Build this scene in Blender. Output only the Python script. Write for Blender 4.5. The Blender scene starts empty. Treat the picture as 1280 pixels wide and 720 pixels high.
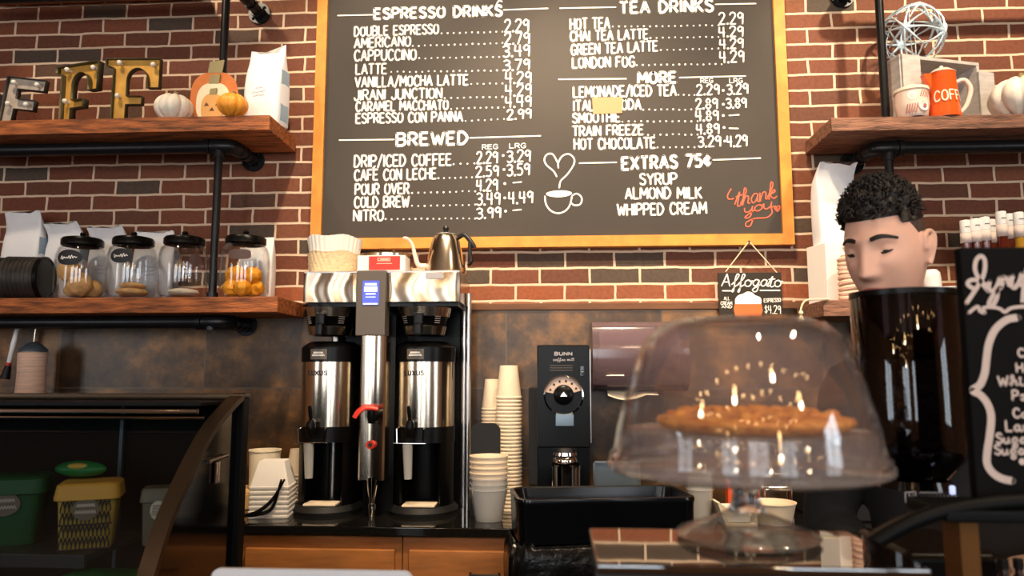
import bpy, bmesh, math, random
from mathutils import Vector, Matrix, Euler, noise as mnoise
R = math.radians
PI = math.pi
random.seed(7)
scene = bpy.context.scene
C = scene.collection

# ------------------------------------------------------------------ camera
FPX, PITCH, YAW, CZ = 930.0, math.atan(108 / 930), R(3.4), 1.45
cd = bpy.data.cameras.new('camera')
cam = bpy.data.objects.new('camera', cd)
C.objects.link(cam)
cd.sensor_width = 36.0
cd.lens = FPX / 1280 * 36
cd.clip_start = 0.05
cam.location = (0, 0, CZ)
cam.rotation_euler = (PI / 2 + PITCH, 0, YAW)
cd.dof.use_dof = True
cd.dof.focus_distance = 2.95
cd.dof.aperture_fstop = 5.0
scene.camera = cam

# ------------------------------------------------------------------ light and exposure
world = bpy.data.worlds.new('world')
scene.world = world
world.use_nodes = True
world.node_tree.nodes['Background'].inputs[0].default_value = (0.75, 0.85, 1.0, 1)
world.node_tree.nodes['Background'].inputs[1].default_value = 0.1
vs = scene.view_settings
vs.view_transform = 'Standard'
vs.look = 'None'
vs.gamma = 1
vs.exposure = 0.1
vs.use_curve_mapping = False


def area_light(name, loc, target, sx, sy, power, col):
    l = bpy.data.lights.new(name, 'AREA')
    l.shape = 'RECTANGLE'
    l.size, l.size_y = sx, sy
    l.energy = power
    l.color = col
    o = bpy.data.objects.new(name, l)
    C.objects.link(o)
    o.location = loc
    d = Vector(target) - Vector(loc)
    o.rotation_euler = d.to_track_quat('-Z', 'Y').to_euler()
    return o


DAY = (0.86, 0.93, 1.0)
WARM = (1.0, 0.79, 0.55)
SPOT_W = 200
for wx in (-2.4, 0.0, 2.4):           # daylight through the three front windows
    area_light('window_daylight', (wx, -4.6, 2.0), (wx, 0, 2.0), 1.56, 2.36, 66, DAY)
for sx in (-1, 1):                    # and through one window in each side wall
    area_light('window_daylight', (sx * 5.1, -1.7, 2.0), (0, -1.7, 2.0), 1.56, 2.36, 66, DAY)


def at(px, py, Y):
    """the point of the plane y = Y that is seen at pixel (px, py) of the photograph"""
    a, b = (px - 640) / FPX, -(py - 360) / FPX
    cp, sp = math.cos(PITCH), math.sin(PITCH)
    x, y, z = a, cp - b * sp, sp + b * cp
    c, s = math.cos(YAW), math.sin(YAW)
    x, y = x * c - y * s, x * s + y * c
    t = Y / y
    return Vector((x * t, Y, CZ + z * t))


def ax(px, Y, z=1.45):
    """x at pixel column px for a point at depth Y and height z"""
    lo, hi = -400.0, 1200.0
    for _ in range(40):
        m = (lo + hi) / 2
        if at(px, m, Y).z > z:
            lo = m
        else:
            hi = m
    return at(px, lo, Y).x


# ------------------------------------------------------------------ materials
def s2l(c):
    c = c / 255.0
    return c / 12.92 if c <= 0.04045 else ((c + 0.055) / 1.055) ** 2.4


def rgb(r, g, b):
    return (s2l(r), s2l(g), s2l(b), 1)


def mat(name, col, rough=0.5, metal=0.0, var=0.0, scale=20.0, stretch=(1, 1, 1), bump=0.0, spec=0.5, coat=0.0,
        emit=None, estr=1.0, trans=0.0, ior=1.45, sss=0.0, col2=None, bscale=None):
    m = bpy.data.materials.new(name)
    m.use_nodes = True
    nt = m.node_tree
    p = nt.nodes['Principled BSDF']
    p.inputs['Base Color'].default_value = col
    p.inputs['Roughness'].default_value = rough
    p.inputs['Metallic'].default_value = metal
    p.inputs['Specular IOR Level'].default_value = spec
    p.inputs['Coat Weight'].default_value = coat
    p.inputs['Transmission Weight'].default_value = trans
    p.inputs['IOR'].default_value = ior
    if sss:
        p.inputs['Subsurface Weight'].default_value = sss
        p.inputs['Subsurface Radius'].default_value = (0.012, 0.005, 0.003)
    if emit:
        p.inputs['Emission Color'].default_value = emit
        p.inputs['Emission Strength'].default_value = estr
    if var or bump or col2:
        tc = nt.nodes.new('ShaderNodeTexCoord')
        mp = nt.nodes.new('ShaderNodeMapping')
        mp.inputs['Scale'].default_value = stretch
        nz = nt.nodes.new('ShaderNodeTexNoise')
        nz.inputs['Scale'].default_value = scale
        nz.inputs['Detail'].default_value = 5
        nt.links.new(tc.outputs['Object'], mp.inputs[0])
        nt.links.new(mp.outputs[0], nz.inputs['Vector'])
        if var or col2:
            rp = nt.nodes.new('ShaderNodeValToRGB')
            rp.color_ramp.elements[0].position = 0.3
            rp.color_ramp.elements[1].position = 0.7
            a = [max(0, c * (1 - var)) for c in col[:3]] + [1]
            b = list(col2) if col2 else [min(1, c * (1 + var)) for c in col[:3]] + [1]
            rp.color_ramp.elements[0].color = a
            rp.color_ramp.elements[1].color = b
            nt.links.new(nz.outputs['Fac'], rp.inputs[0])
            nt.links.new(rp.outputs[0], p.inputs['Base Color'])
        if bump:
            bp = nt.nodes.new('ShaderNodeBump')
            bp.inputs['Strength'].default_value = bump
            bp.inputs['Distance'].default_value = 0.01
            src = nz
            if bscale:
                src = nt.nodes.new('ShaderNodeTexNoise')
                src.inputs['Scale'].default_value = bscale
                src.inputs['Detail'].default_value = 4
                nt.links.new(mp.outputs[0], src.inputs['Vector'])
            nt.links.new(src.outputs['Fac'], bp.inputs['Height'])
            nt.links.new(bp.outputs[0], p.inputs['Normal'])
    return m


def thin_glass(name, tint=(1, 1, 1, 1), ior=1.5, rough=0.02, haze=0.0, hazecol=(0.8, 0.75, 0.75, 1)):
    """thin clear sheet: fresnel reflection over straight transmission, with a little surface haze"""
    m = bpy.data.materials.new(name)
    m.use_nodes = True
    nt = m.node_tree
    nt.nodes.remove(nt.nodes['Principled BSDF'])
    out = nt.nodes['Material Output']
    tr = nt.nodes.new('ShaderNodeBsdfTransparent')
    tr.inputs[0].default_value = tint
    gl = nt.nodes.new('ShaderNodeBsdfGlossy')
    gl.inputs['Roughness'].default_value = rough
    lw = nt.nodes.new('ShaderNodeLayerWeight')
    pw = nt.nodes.new('ShaderNodeMath')
    pw.operation = 'POWER'
    pw.inputs[1].default_value = 4.0
    nt.links.new(lw.outputs['Facing'], pw.inputs[0])
    fr = nt.nodes.new('ShaderNodeMath')
    fr.operation = 'MULTIPLY_ADD'
    f0 = ((ior - 1) / (ior + 1)) ** 2
    fr.inputs[1].default_value = 0.8
    fr.inputs[2].default_value = f0 * 1.5
    nt.links.new(pw.outputs[0], fr.inputs[0])
    mx = nt.nodes.new('ShaderNodeMixShader')
    nt.links.new(fr.outputs[0], mx.inputs[0])
    nt.links.new(gl.outputs[0], mx.inputs[2])
    if haze:
        df = nt.nodes.new('ShaderNodeBsdfDiffuse')
        df.inputs[0].default_value = hazecol
        m2 = nt.nodes.new('ShaderNodeMixShader')
        m2.inputs[0].default_value = haze
        nt.links.new(tr.outputs[0], m2.inputs[1])
        nt.links.new(df.outputs[0], m2.inputs[2])
        nt.links.new(m2.outputs[0], mx.inputs[1])
    else:
        nt.links.new(tr.outputs[0], mx.inputs[1])
    nt.links.new(mx.outputs[0], out.inputs['Surface'])
    return m


def brick_material():
    m = bpy.data.materials.new('red_brick')
    m.use_nodes = True
    nt = m.node_tree
    N, L = nt.nodes, nt.links
    p = N['Principled BSDF']
    tc = N.new('ShaderNodeTexCoord')
    sx = N.new('ShaderNodeSeparateXYZ')
    L.new(tc.outputs['Object'], sx.inputs[0])
    cx = N.new('ShaderNodeCombineXYZ')
    ux = N.new('ShaderNodeMath'); ux.operation = 'SUBTRACT'; ux.inputs[1].default_value = 0.0393
    uz = N.new('ShaderNodeMath'); uz.operation = 'SUBTRACT'; uz.inputs[1].default_value = 1.8368
    L.new(sx.outputs[0], ux.inputs[0]); L.new(sx.outputs[2], uz.inputs[0])
    L.new(ux.outputs[0], cx.inputs[0]); L.new(uz.outputs[0], cx.inputs[1])
    nz = N.new('ShaderNodeTexNoise'); nz.inputs['Scale'].default_value = 9; nz.inputs['Detail'].default_value = 3
    L.new(tc.outputs['Object'], nz.inputs['Vector'])
    nm = N.new('ShaderNodeVectorMath'); nm.operation = 'MULTIPLY_ADD'
    nm.inputs[1].default_value = (0.016, 0.012, 0)
    L.new(nz.outputs['Color'], nm.inputs[0])
    off = N.new('ShaderNodeVectorMath'); off.operation = 'SUBTRACT'; off.inputs[1].default_value = (0.008, 0.006, 0)
    L.new(cx.outputs[0], off.inputs[0]); L.new(off.outputs[0], nm.inputs[2])
    br = N.new('ShaderNodeTexBrick')
    br.offset = 0.5; br.offset_frequency = 2
    br.inputs['Scale'].default_value = 1
    br.inputs['Brick Width'].default_value = 0.2145
    br.inputs['Row Height'].default_value = 0.0705
    br.inputs['Mortar Size'].default_value = 0.0058
    br.inputs['Mortar Smooth'].default_value = 0.25
    br.inputs['Color1'].default_value = (0, 0, 0, 1)
    br.inputs['Color2'].default_value = (1, 1, 1, 1)
    br.inputs['Mortar'].default_value = (0.5, 0.5, 0.5, 1)
    L.new(nm.outputs[0], br.inputs['Vector'])
    rp = N.new('ShaderNodeValToRGB')
    e = rp.color_ramp
    e.interpolation = 'LINEAR'
    e.elements[0].position = 0.0; e.elements[0].color = rgb(78, 64, 52)
    e.elements[1].position = 1.0; e.elements[1].color = rgb(134, 80, 48)
    for pos, c in ((0.14, rgb(82, 64, 50)), (0.2, rgb(100, 58, 38)), (0.45, rgb(116, 62, 38)), (0.7, rgb(126, 70, 42)), (0.88, rgb(106, 54, 33))):
        q = e.elements.new(pos); q.color = c
    L.new(br.outputs['Color'], rp.inputs[0])
    n2 = N.new('ShaderNodeTexNoise'); n2.inputs['Scale'].default_value = 60; n2.inputs['Detail'].default_value = 6
    L.new(tc.outputs['Object'], n2.inputs['Vector'])
    mu = N.new('ShaderNodeMix'); mu.data_type = 'RGBA'; mu.blend_type = 'MULTIPLY'; mu.inputs[0].default_value = 0.55
    r2 = N.new('ShaderNodeValToRGB')
    r2.color_ramp.elements[0].position = 0.25; r2.color_ramp.elements[0].color = (0.45, 0.45, 0.45, 1)
    r2.color_ramp.elements[1].position = 0.6; r2.color_ramp.elements[1].color = (1, 1, 1, 1)
    L.new(n2.outputs['Fac'], r2.inputs[0])
    low = N.new('ShaderNodeMath'); low.operation = 'LESS_THAN'; low.inputs[1].default_value = 1.8368
    L.new(sx.outputs[2], low.inputs[0])
    lowf = N.new('ShaderNodeMath'); lowf.operation = 'MULTIPLY'; lowf.inputs[1].default_value = 0.7
    L.new(low.outputs[0], lowf.inputs[0])
    oc = N.new('ShaderNodeMix'); oc.data_type = 'RGBA'; oc.inputs[7].default_value = rgb(160, 84, 46)
    L.new(lowf.outputs[0], oc.inputs[0]); L.new(rp.outputs[0], oc.inputs[6])
    L.new(oc.outputs[2], mu.inputs[6]); L.new(r2.outputs[0], mu.inputs[7])
    mo = N.new('ShaderNodeMix'); mo.data_type = 'RGBA'
    mo.inputs[7].default_value = rgb(218, 192, 164)
    L.new(br.outputs['Fac'], mo.inputs[0]); L.new(mu.outputs[2], mo.inputs[6])
    L.new(mo.outputs[2], p.inputs['Base Color'])
    p.inputs['Roughness'].default_value = 0.75
    inv = N.new('ShaderNodeMath'); inv.operation = 'SUBTRACT'; inv.inputs[0].default_value = 1.0
    L.new(br.outputs['Fac'], inv.inputs[1])
    ad = N.new('ShaderNodeMath'); ad.operation = 'MULTIPLY_ADD'; ad.inputs[1].default_value = 0.35
    L.new(n2.outputs['Fac'], ad.inputs[0]); L.new(inv.outputs[0], ad.inputs[2])
    bp = N.new('ShaderNodeBump'); bp.inputs['Strength'].default_value = 0.5; bp.inputs['Distance'].default_value = 0.006
    L.new(ad.outputs[0], bp.inputs['Height']); L.new(bp.outputs[0], p.inputs['Normal'])
    return m


def tile_material():
    m = bpy.data.materials.new('slate_tile')
    m.use_nodes = True
    nt = m.node_tree
    N, L = nt.nodes, nt.links
    p = N['Principled BSDF']
    tc = N.new('ShaderNodeTexCoord')
    sx = N.new('ShaderNodeSeparateXYZ'); cx = N.new('ShaderNodeCombineXYZ')
    L.new(tc.outputs['Object'], sx.inputs[0])
    ux = N.new('ShaderNodeMath'); ux.operation = 'ADD'; ux.inputs[1].default_value = 0.2142
    uz = N.new('ShaderNodeMath'); uz.operation = 'SUBTRACT'; uz.inputs[1].default_value = 1.391
    L.new(sx.outputs[0], ux.inputs[0]); L.new(sx.outputs[2], uz.inputs[0])
    L.new(ux.outputs[0], cx.inputs[0]); L.new(uz.outputs[0], cx.inputs[1])
    br = N.new('ShaderNodeTexBrick')
    br.offset = 0.0
    br.inputs['Scale'].default_value = 1
    br.inputs['Brick Width'].default_value = 0.6615
    br.inputs['Row Height'].default_value = 0.3325
    br.inputs['Mortar Size'].default_value = 0.0028
    br.inputs['Color1'].default_value = (0, 0, 0, 1); br.inputs['Color2'].default_value = (1, 1, 1, 1)
    L.new(cx.outputs[0], br.inputs['Vector'])
    nz = N.new('ShaderNodeTexNoise'); nz.inputs['Scale'].default_value = 5; nz.inputs['Detail'].default_value = 8
    nz.inputs['Roughness'].default_value = 0.65
    ofs = N.new('ShaderNodeVectorMath'); ofs.operation = 'MULTIPLY_ADD'; ofs.inputs[1].default_value = (5, 5, 5)
    L.new(br.outputs['Color'], ofs.inputs[0]); L.new(tc.outputs['Object'], ofs.inputs[2])
    L.new(ofs.outputs[0], nz.inputs['Vector'])
    rp = N.new('ShaderNodeValToRGB')
    rp.color_ramp.elements[0].position = 0.3; rp.color_ramp.elements[0].color = rgb(36, 32, 30)
    rp.color_ramp.elements[1].position = 0.72; rp.color_ramp.elements[1].color = rgb(146, 100, 52)
    q = rp.color_ramp.elements.new(0.5); q.color = rgb(80, 59, 38)
    L.new(nz.outputs['Fac'], rp.inputs[0])
    mo = N.new('ShaderNodeMix'); mo.data_type = 'RGBA'; mo.inputs[7].default_value = rgb(88, 78, 64)
    L.new(br.outputs['Fac'], mo.inputs[0]); L.new(rp.outputs[0], mo.inputs[6])
    L.new(mo.outputs[2], p.inputs['Base Color'])
    p.inputs['Roughness'].default_value = 0.3
    p.inputs['Metallic'].default_value = 0.3
    bp = N.new('ShaderNodeBump'); bp.inputs['Strength'].default_value = 0.25; bp.inputs['Distance'].default_value = 0.01
    L.new(nz.outputs['Fac'], bp.inputs['Height']); L.new(bp.outputs[0], p.inputs['Normal'])
    return m


M = {}
M['brick'] = brick_material()
M['tile'] = tile_material()
M['shelf_wood'] = mat('reclaimed_wood', rgb(150, 84, 42), 0.6, var=0.75, scale=7, stretch=(1.2, 9, 9), bump=0.5, bscale=30)
M['rustic_wood'] = mat('rustic_wood', rgb(128, 88, 68), 0.65, var=0.6, scale=9, stretch=(1.2, 9, 9), bump=0.5, bscale=30)
M['pine'] = mat('golden_pine', rgb(216, 140, 56), 0.45, var=0.18, scale=5, stretch=(3, 3, 3), bump=0.05)
M['oak'] = mat('cabinet_oak', rgb(176, 112, 58), 0.45, var=0.28, scale=4, stretch=(1.5, 6, 9))
M['trim'] = mat('brown_trim', rgb(104, 66, 38), 0.5, var=0.3, scale=8, stretch=(1, 6, 6))
M['board'] = mat('chalkboard', rgb(64, 58, 53), 0.6, var=0.07, scale=3, spec=0.3)
M['chalk'] = mat('white_chalk_paint', rgb(250, 244, 234), 0.8)
M['chalk_grey'] = mat('grey_chalk_paint', rgb(196, 178, 170), 0.8)
M['chalk_red'] = mat('coral_chalk_paint', rgb(226, 104, 76), 0.8)
M['chalk_orange'] = mat('orange_chalk_paint', rgb(206, 112, 62), 0.8)
M['blackboard'] = mat('black_slate', rgb(12, 11, 11), 0.7, spec=0.1)
M['brownboard'] = mat('dark_slate', rgb(52, 46, 40), 0.6, spec=0.25)
M['iron'] = mat('black_iron_pipe', rgb(34, 34, 36), 0.32, metal=0.55, var=0.2, scale=30)
M['steel'] = mat('brushed_steel', rgb(226, 212, 190), 0.18, metal=1)
M['steel_soft'] = mat('satin_steel', rgb(196, 190, 184), 0.28, metal=1)
M['steel_head'] = mat('warm_satin_steel', rgb(186, 168, 146), 0.22, metal=1)
M['chrome'] = mat('chrome', rgb(226, 224, 222), 0.07, metal=1)
M['black'] = mat('black_plastic', rgb(9, 8, 8), 0.3, spec=0.22)
M['black_soft'] = mat('matte_black', rgb(12, 12, 13), 0.6)
M['black_gloss'] = mat('gloss_black', rgb(6, 6, 7), 0.08, spec=0.6)
M['grey_panel'] = mat('taupe_grey_panel', rgb(96, 86, 76), 0.45)
M['lcd'] = mat('lcd_blue', rgb(60, 70, 160), 0.4, emit=rgb(84, 96, 226), estr=0.9)
M['lcd_white'] = mat('lcd_white', rgb(190, 200, 255), 0.4, emit=rgb(206, 216, 255), estr=0.9)
M['stone'] = mat('polished_black_stone', rgb(22, 20, 18), 0.07, var=0.5, scale=120, spec=0.6)
M['ledge'] = mat('black_glass_top', rgb(12, 10, 9), 0.03, spec=1.0, ior=1.9)
M['red'] = mat('red_plastic', rgb(214, 48, 30), 0.35)
M['white'] = mat('white_card', rgb(238, 232, 224), 0.7)
M['white_gloss'] = mat('white_ceramic', rgb(240, 238, 234), 0.25)
M['cream'] = mat('cream_card', rgb(236, 222, 196), 0.7)
M['cup'] = mat('paper_cup', rgb(238, 218, 190), 0.65)
M['kraft'] = mat('kraft_card', rgb(206, 164, 108), 0.75, var=0.1, scale=30)
M['filter_brown'] = mat('natural_filter_paper', rgb(218, 192, 152), 0.85, var=0.2, scale=60, stretch=(1, 1, 4))
M['bag_white'] = mat('white_coffee_bag', rgb(232, 232, 234), 0.5, bump=0.35, scale=9, bscale=11)
M['bag_print'] = mat('grey_print', rgb(176, 170, 172), 0.7)
M['bag_blue'] = mat('blue_grey_gusset', rgb(150, 172, 190), 0.6)
M['glass'] = thin_glass('clear_glass', (0.97, 0.97, 0.97, 1), 1.5)
M['dome'] = thin_glass('dome_glass', (0.97, 0.96, 0.955, 1), 1.65, 0.03, 0.022, (0.92, 0.8, 0.82, 1))
M['plate_glass'] = thin_glass('frosted_plate_glass', (0.86, 0.85, 0.84, 1), 1.6, 0.05, 0.1, (0.86, 0.82, 0.84, 1))
M['foot_glass'] = thin_glass('pressed_glass', (0.74, 0.73, 0.7, 1), 1.9, 0.06, 0.06, (0.8, 0.76, 0.7, 1))
M['case_glass'] = thin_glass('case_glass', (0.5, 0.54, 0.54, 1), 1.5)  # dark tint puts shade over the pastry case interior
M['smoke'] = thin_glass('smoked_plastic', (0.5, 0.4, 0.44, 1), 1.5, 0.12, 0.45, rgb(140, 116, 122))
M['hopper'] = thin_glass('tinted_hopper_plastic', (0.24, 0.19, 0.2, 1), 1.5, 0.05)
M['clear_cup'] = thin_glass('clear_plastic', (0.95, 0.95, 0.95, 1), 1.5, 0.08, 0.3, (0.9, 0.88, 0.84, 1))
M['solid_glass'] = mat('solid_glass', (0.97, 0.98, 0.97, 1), 0.02, trans=1.0, ior=1.5)
M['brass'] = mat('gold_painted_metal', rgb(206, 156, 72), 0.45, metal=0.2, var=0.25, scale=12)
M['brass_dark'] = mat('weathered_bronze_metal', rgb(74, 66, 42), 0.5, metal=0.4, var=0.4, scale=14)
M['silver_old'] = mat('weathered_silver_metal', rgb(190, 176, 160), 0.5, metal=0.25, var=0.2, scale=25)
M['silver_dark'] = mat('dark_galvanised_metal', rgb(62, 58, 54), 0.5, metal=0.5, var=0.3, scale=25)
M['bulb_off'] = mat('frosted_bulb', rgb(246, 240, 226), 0.25)
M['pumpkin_white'] = mat('white_pumpkin', rgb(240, 230, 212), 0.5, var=0.1, scale=40)
M['pumpkin_orange'] = mat('orange_pumpkin', rgb(240, 158, 52), 0.42, var=0.12, scale=20)
M['orange_wood'] = mat('orange_painted_wood', rgb(206, 116, 52), 0.6, var=0.12, scale=20)
M['cream_wood'] = mat('cream_painted_wood', rgb(240, 226, 190), 0.6)
M['tan_wood'] = mat('tan_painted_wood', rgb(226, 168, 96), 0.6)
M['sage'] = mat('sage_painted_wood', rgb(150, 138, 96), 0.6)
M['stem'] = mat('dry_stem', rgb(150, 132, 88), 0.8)
M['pot_orange'] = mat('orange_enamel', rgb(226, 92, 34), 0.22)
M['pale_enamel'] = mat('pale_enamel', rgb(240, 214, 196), 0.3)
M['crate'] = mat('whitewashed_wood', rgb(188, 182, 176), 0.7, var=0.16, scale=8, stretch=(2, 2, 6))
M['star'] = mat('ice_blue_metal', rgb(206, 226, 236), 0.35, metal=0.3)
M['cookie'] = mat('cookie', rgb(222, 174, 112), 0.8, var=0.25, scale=30, bump=0.4)
M['dried'] = mat('dried_orange_fruit', rgb(238, 158, 26), 0.5, var=0.25, scale=25, bump=0.4)
M['twine'] = mat('jute_twine', rgb(226, 186, 162), 0.9, var=0.2, scale=12, stretch=(1, 1, 30), bump=0.5)
M['rope'] = mat('cream_cord', rgb(232, 216, 180), 0.9)
M['kettle_handle'] = mat('black_handle', rgb(22, 20, 20), 0.4)
M['amber'] = mat('amber_syrup', rgb(84, 28, 16), 0.06, coat=0.6)
M['gold_syrup'] = mat('golden_syrup', rgb(176, 130, 44), 0.06, coat=0.6)
M['pump_label'] = mat('pale_label', rgb(224, 206, 196), 0.6)
M['label_dark'] = mat('dark_print', rgb(48, 44, 44), 0.7)
M['oval'] = mat('black_chalk_label', rgb(30, 30, 34), 0.6)
M['brown_label'] = mat('brown_label', rgb(82, 62, 58), 0.6)
M['pie'] = mat('golden_pie_crust', rgb(190, 100, 24), 0.5, col2=rgb(244, 168, 66), scale=70, bump=0.8, bscale=60)
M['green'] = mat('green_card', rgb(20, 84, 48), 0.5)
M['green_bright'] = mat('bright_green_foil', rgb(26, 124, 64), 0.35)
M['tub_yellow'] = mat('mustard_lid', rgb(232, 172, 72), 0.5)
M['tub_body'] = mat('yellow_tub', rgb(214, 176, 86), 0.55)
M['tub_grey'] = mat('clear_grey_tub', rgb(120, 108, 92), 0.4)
M['case_black'] = mat('case_black_metal', rgb(7, 7, 7), 0.5, spec=0.15)
M['case_frame'] = mat('case_frame_metal', rgb(78, 62, 46), 0.34, metal=0.7)
M['case_shelf'] = mat('dark_case_shelf', rgb(62, 64, 66), 0.35, metal=0.3)
M['floor'] = mat('dark_floor_tile', rgb(70, 60, 54), 0.45, var=0.2, scale=4)
M['ceiling'] = mat('ceiling_boards', rgb(112, 84, 60), 0.8)
M['plaster'] = mat('warm_plaster', rgb(176, 128, 88), 0.8, var=0.06, scale=3)
M['darkwood'] = mat('dark_window_wood', rgb(58, 40, 28), 0.5, var=0.2, scale=6)
M['skin'] = mat('skin', rgb(228, 178, 154), 0.45, var=0.06, scale=18, sss=0.12)
M['hair'] = mat('dark_hair', rgb(26, 19, 15), 0.5)
M['hair_fade'] = mat('short_dark_hair', rgb(74, 56, 46), 0.7, var=0.35, scale=160)
M['lip'] = mat('lips', rgb(176, 108, 96), 0.45)
M['eye_white'] = mat('eye_white', rgb(226, 220, 214), 0.2)
M['iris'] = mat('brown_iris', rgb(48, 30, 20), 0.15)
M['shirt'] = mat('black_shirt', rgb(26, 26, 28), 0.85, var=0.15, scale=40)
M['trouser'] = mat('dark_trousers', rgb(36, 38, 46), 0.85)
M['shoe'] = mat('black_shoe', rgb(20, 20, 20), 0.5)
M['beans'] = mat('roasted_beans', rgb(30, 17, 11), 0.4, var=0.5, scale=110, bump=1.0, bscale=110)
M['bin'] = mat('bin_plastic', rgb(9, 10, 13), 0.2)
M['bag_black'] = mat('black_bin_bag', rgb(12, 12, 13), 0.25, bump=0.8, scale=14, bscale=16)
M['laptop'] = mat('silver_laptop', rgb(208, 208, 212), 0.4, metal=0.2)
M['note'] = mat('beige_note', rgb(192, 142, 104), 0.8)
M['steel_blue'] = mat('blue_grey_steel', rgb(120, 134, 144), 0.3, metal=0.7)
M['bulb_on'] = mat('glowing_filament_bulb', rgb(255, 200, 130), 0.3, emit=(1.0, 0.6, 0.25, 1), estr=26)
M['dial'] = mat('dial_face', rgb(206, 178, 160), 0.4)
M['box_orange'] = mat('orange_box', rgb(222, 84, 34), 0.5)
M['carton'] = mat('brown_carton', rgb(196, 122, 60), 0.6)


# ------------------------------------------------------------------ mesh building
class MB:
    """collects shapes and links them as one mesh object"""

    def __init__(self):
        self.bm = bmesh.new()

    def box(self, c, s, rot=(0, 0, 0), bev=0.0, seg=2):
        m = Matrix.Translation(Vector(c)) @ Euler(rot).to_matrix().to_4x4() @ Matrix.Diagonal((s[0], s[1], s[2], 1))
        r = bmesh.ops.create_cube(self.bm, size=1, matrix=m)
        if bev > 0:
            self.wn = True
            es = list({e for v in r['verts'] for e in v.link_edges})
            bmesh.ops.bevel(self.bm, geom=es, offset=bev, segments=seg, affect='EDGES', profile=0.5)
        return self

    def ring(self, c, u, v, ru, rv, n):
        return [self.bm.verts.new(c + u * (ru * math.cos(2 * PI * k / n)) + v * (rv * math.sin(2 * PI * k / n))) for k in range(n)]

    def skin_rings(self, rings, cap0=True, cap1=True, closed=False):
        n = len(rings[0])
        m = len(rings)
        for i in range(m if closed else m - 1):
            a, b = rings[i], rings[(i + 1) % m]
            for k in range(n):
                self.bm.faces.new((a[k], a[(k + 1) % n], b[(k + 1) % n], b[k]))
        if not closed:
            if cap0:
                self.bm.faces.new(rings[0][::-1])
            if cap1:
                self.bm.faces.new(rings[-1])

    def cyl(self, p0, p1, r0, r1=None, n=24, caps=True):
        r1 = r0 if r1 is None else r1
        p0, p1 = Vector(p0), Vector(p1)
        d = (p1 - p0).normalized()
        u = d.orthogonal().normalized()
        v = d.cross(u)
        self.skin_rings([self.ring(p0, u, v, r0, r0, n), self.ring(p1, u, v, r1, r1, n)], caps, caps)
        return self

    def tube(self, pts, r, n=10, closed=False, flat=1.0, smooth=0):
        pts = [Vector(p) for p in pts]
        if smooth:
            rr = r if isinstance(r, (list, tuple)) else [r] * len(pts)
            pts, r = catmull(pts, smooth, closed, rr)
        m = len(pts)
        rs = r if isinstance(r, (list, tuple)) else [r] * m
        prev = None
        rings = []
        for i, p in enumerate(pts):
            if closed:
                t = pts[(i + 1) % m] - pts[i - 1]
            else:
                t = pts[min(i + 1, m - 1)] - pts[max(i - 1, 0)]
            t = t.normalized() if t.length > 1e-9 else Vector((0, 0, 1))
            if prev is None:
                u = t.orthogonal().normalized()
            else:
                u = prev - t * prev.dot(t)
                u = u.normalized() if u.length > 1e-6 else t.orthogonal().normalized()
            prev = u
            rings.append(self.ring(p, u, t.cross(u), rs[i], rs[i] * flat, n))
        self.skin_rings(rings, True, True, closed)
        return self

    def lathe(self, prof, n=40, c=(0, 0, 0), closed=False, cap=True, sx=1.0, sy=1.0):
        c = Vector(c)
        rings = [[self.bm.verts.new(c + Vector((r * sx * math.cos(2 * PI * k / n), r * sy * math.sin(2 * PI * k / n), z))) for k in range(n)]
                 for r, z in prof]
        self.skin_rings(rings, cap, cap, closed)
        return self

    def prism(self, poly, d0, d1, axes='xz'):
        """polygon extruded along the remaining axis"""
        def put(a, b, d):
            return {'xz': (a, d, b), 'xy': (a, b, d), 'yz': (d, a, b)}[axes]
        A = [self.bm.verts.new(put(a, b, d0)) for a, b in poly]
        B = [self.bm.verts.new(put(a, b, d1)) for a, b in poly]
        n = len(poly)
        for k in range(n):
            self.bm.faces.new((A[k], A[(k + 1) % n], B[(k + 1) % n], B[k]))
        self.bm.faces.new(A[::-1])
        self.bm.faces.new(B)
        return self

    def ball(self, c, r, nu=20, nv=12, fn=None):
        c = Vector(c)
        r = Vector(r) if hasattr(r, '__len__') else Vector((r, r, r))
        top = self.bm.verts.new(c + Vector((0, 0, r.z * (fn(0, PI / 2) if fn else 1))))
        bot = self.bm.verts.new(c - Vector((0, 0, r.z * (fn(0, -PI / 2) if fn else 1))))
        rings = []
        for i in range(1, nv):
            la = PI / 2 - PI * i / nv
            ring = []
            for k in range(nu):
                lo = 2 * PI * k / nu
                f = fn(lo, la) if fn else 1
                ring.append(self.bm.verts.new(c + Vector((r.x * math.cos(la) * math.cos(lo), r.y * math.cos(la) * math.sin(lo), r.z * math.sin(la))) * f))
            rings.append(ring)
        for k in range(nu):
            self.bm.faces.new((top, rings[0][k], rings[0][(k + 1) % nu]))
            self.bm.faces.new((bot, rings[-1][(k + 1) % nu], rings[-1][k]))
        self.skin_rings(rings, False, False)
        return self

    def grid(self, fn, nu, nv):
        """open sheet from fn(u, v), u and v in 0..1"""
        vs_ = [[self.bm.verts.new(fn(i / nu, j / nv)) for j in range(nv + 1)] for i in range(nu + 1)]
        for i in range(nu):
            for j in range(nv):
                self.bm.faces.new((vs_[i][j], vs_[i + 1][j], vs_[i + 1][j + 1], vs_[i][j + 1]))
        return self

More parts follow.
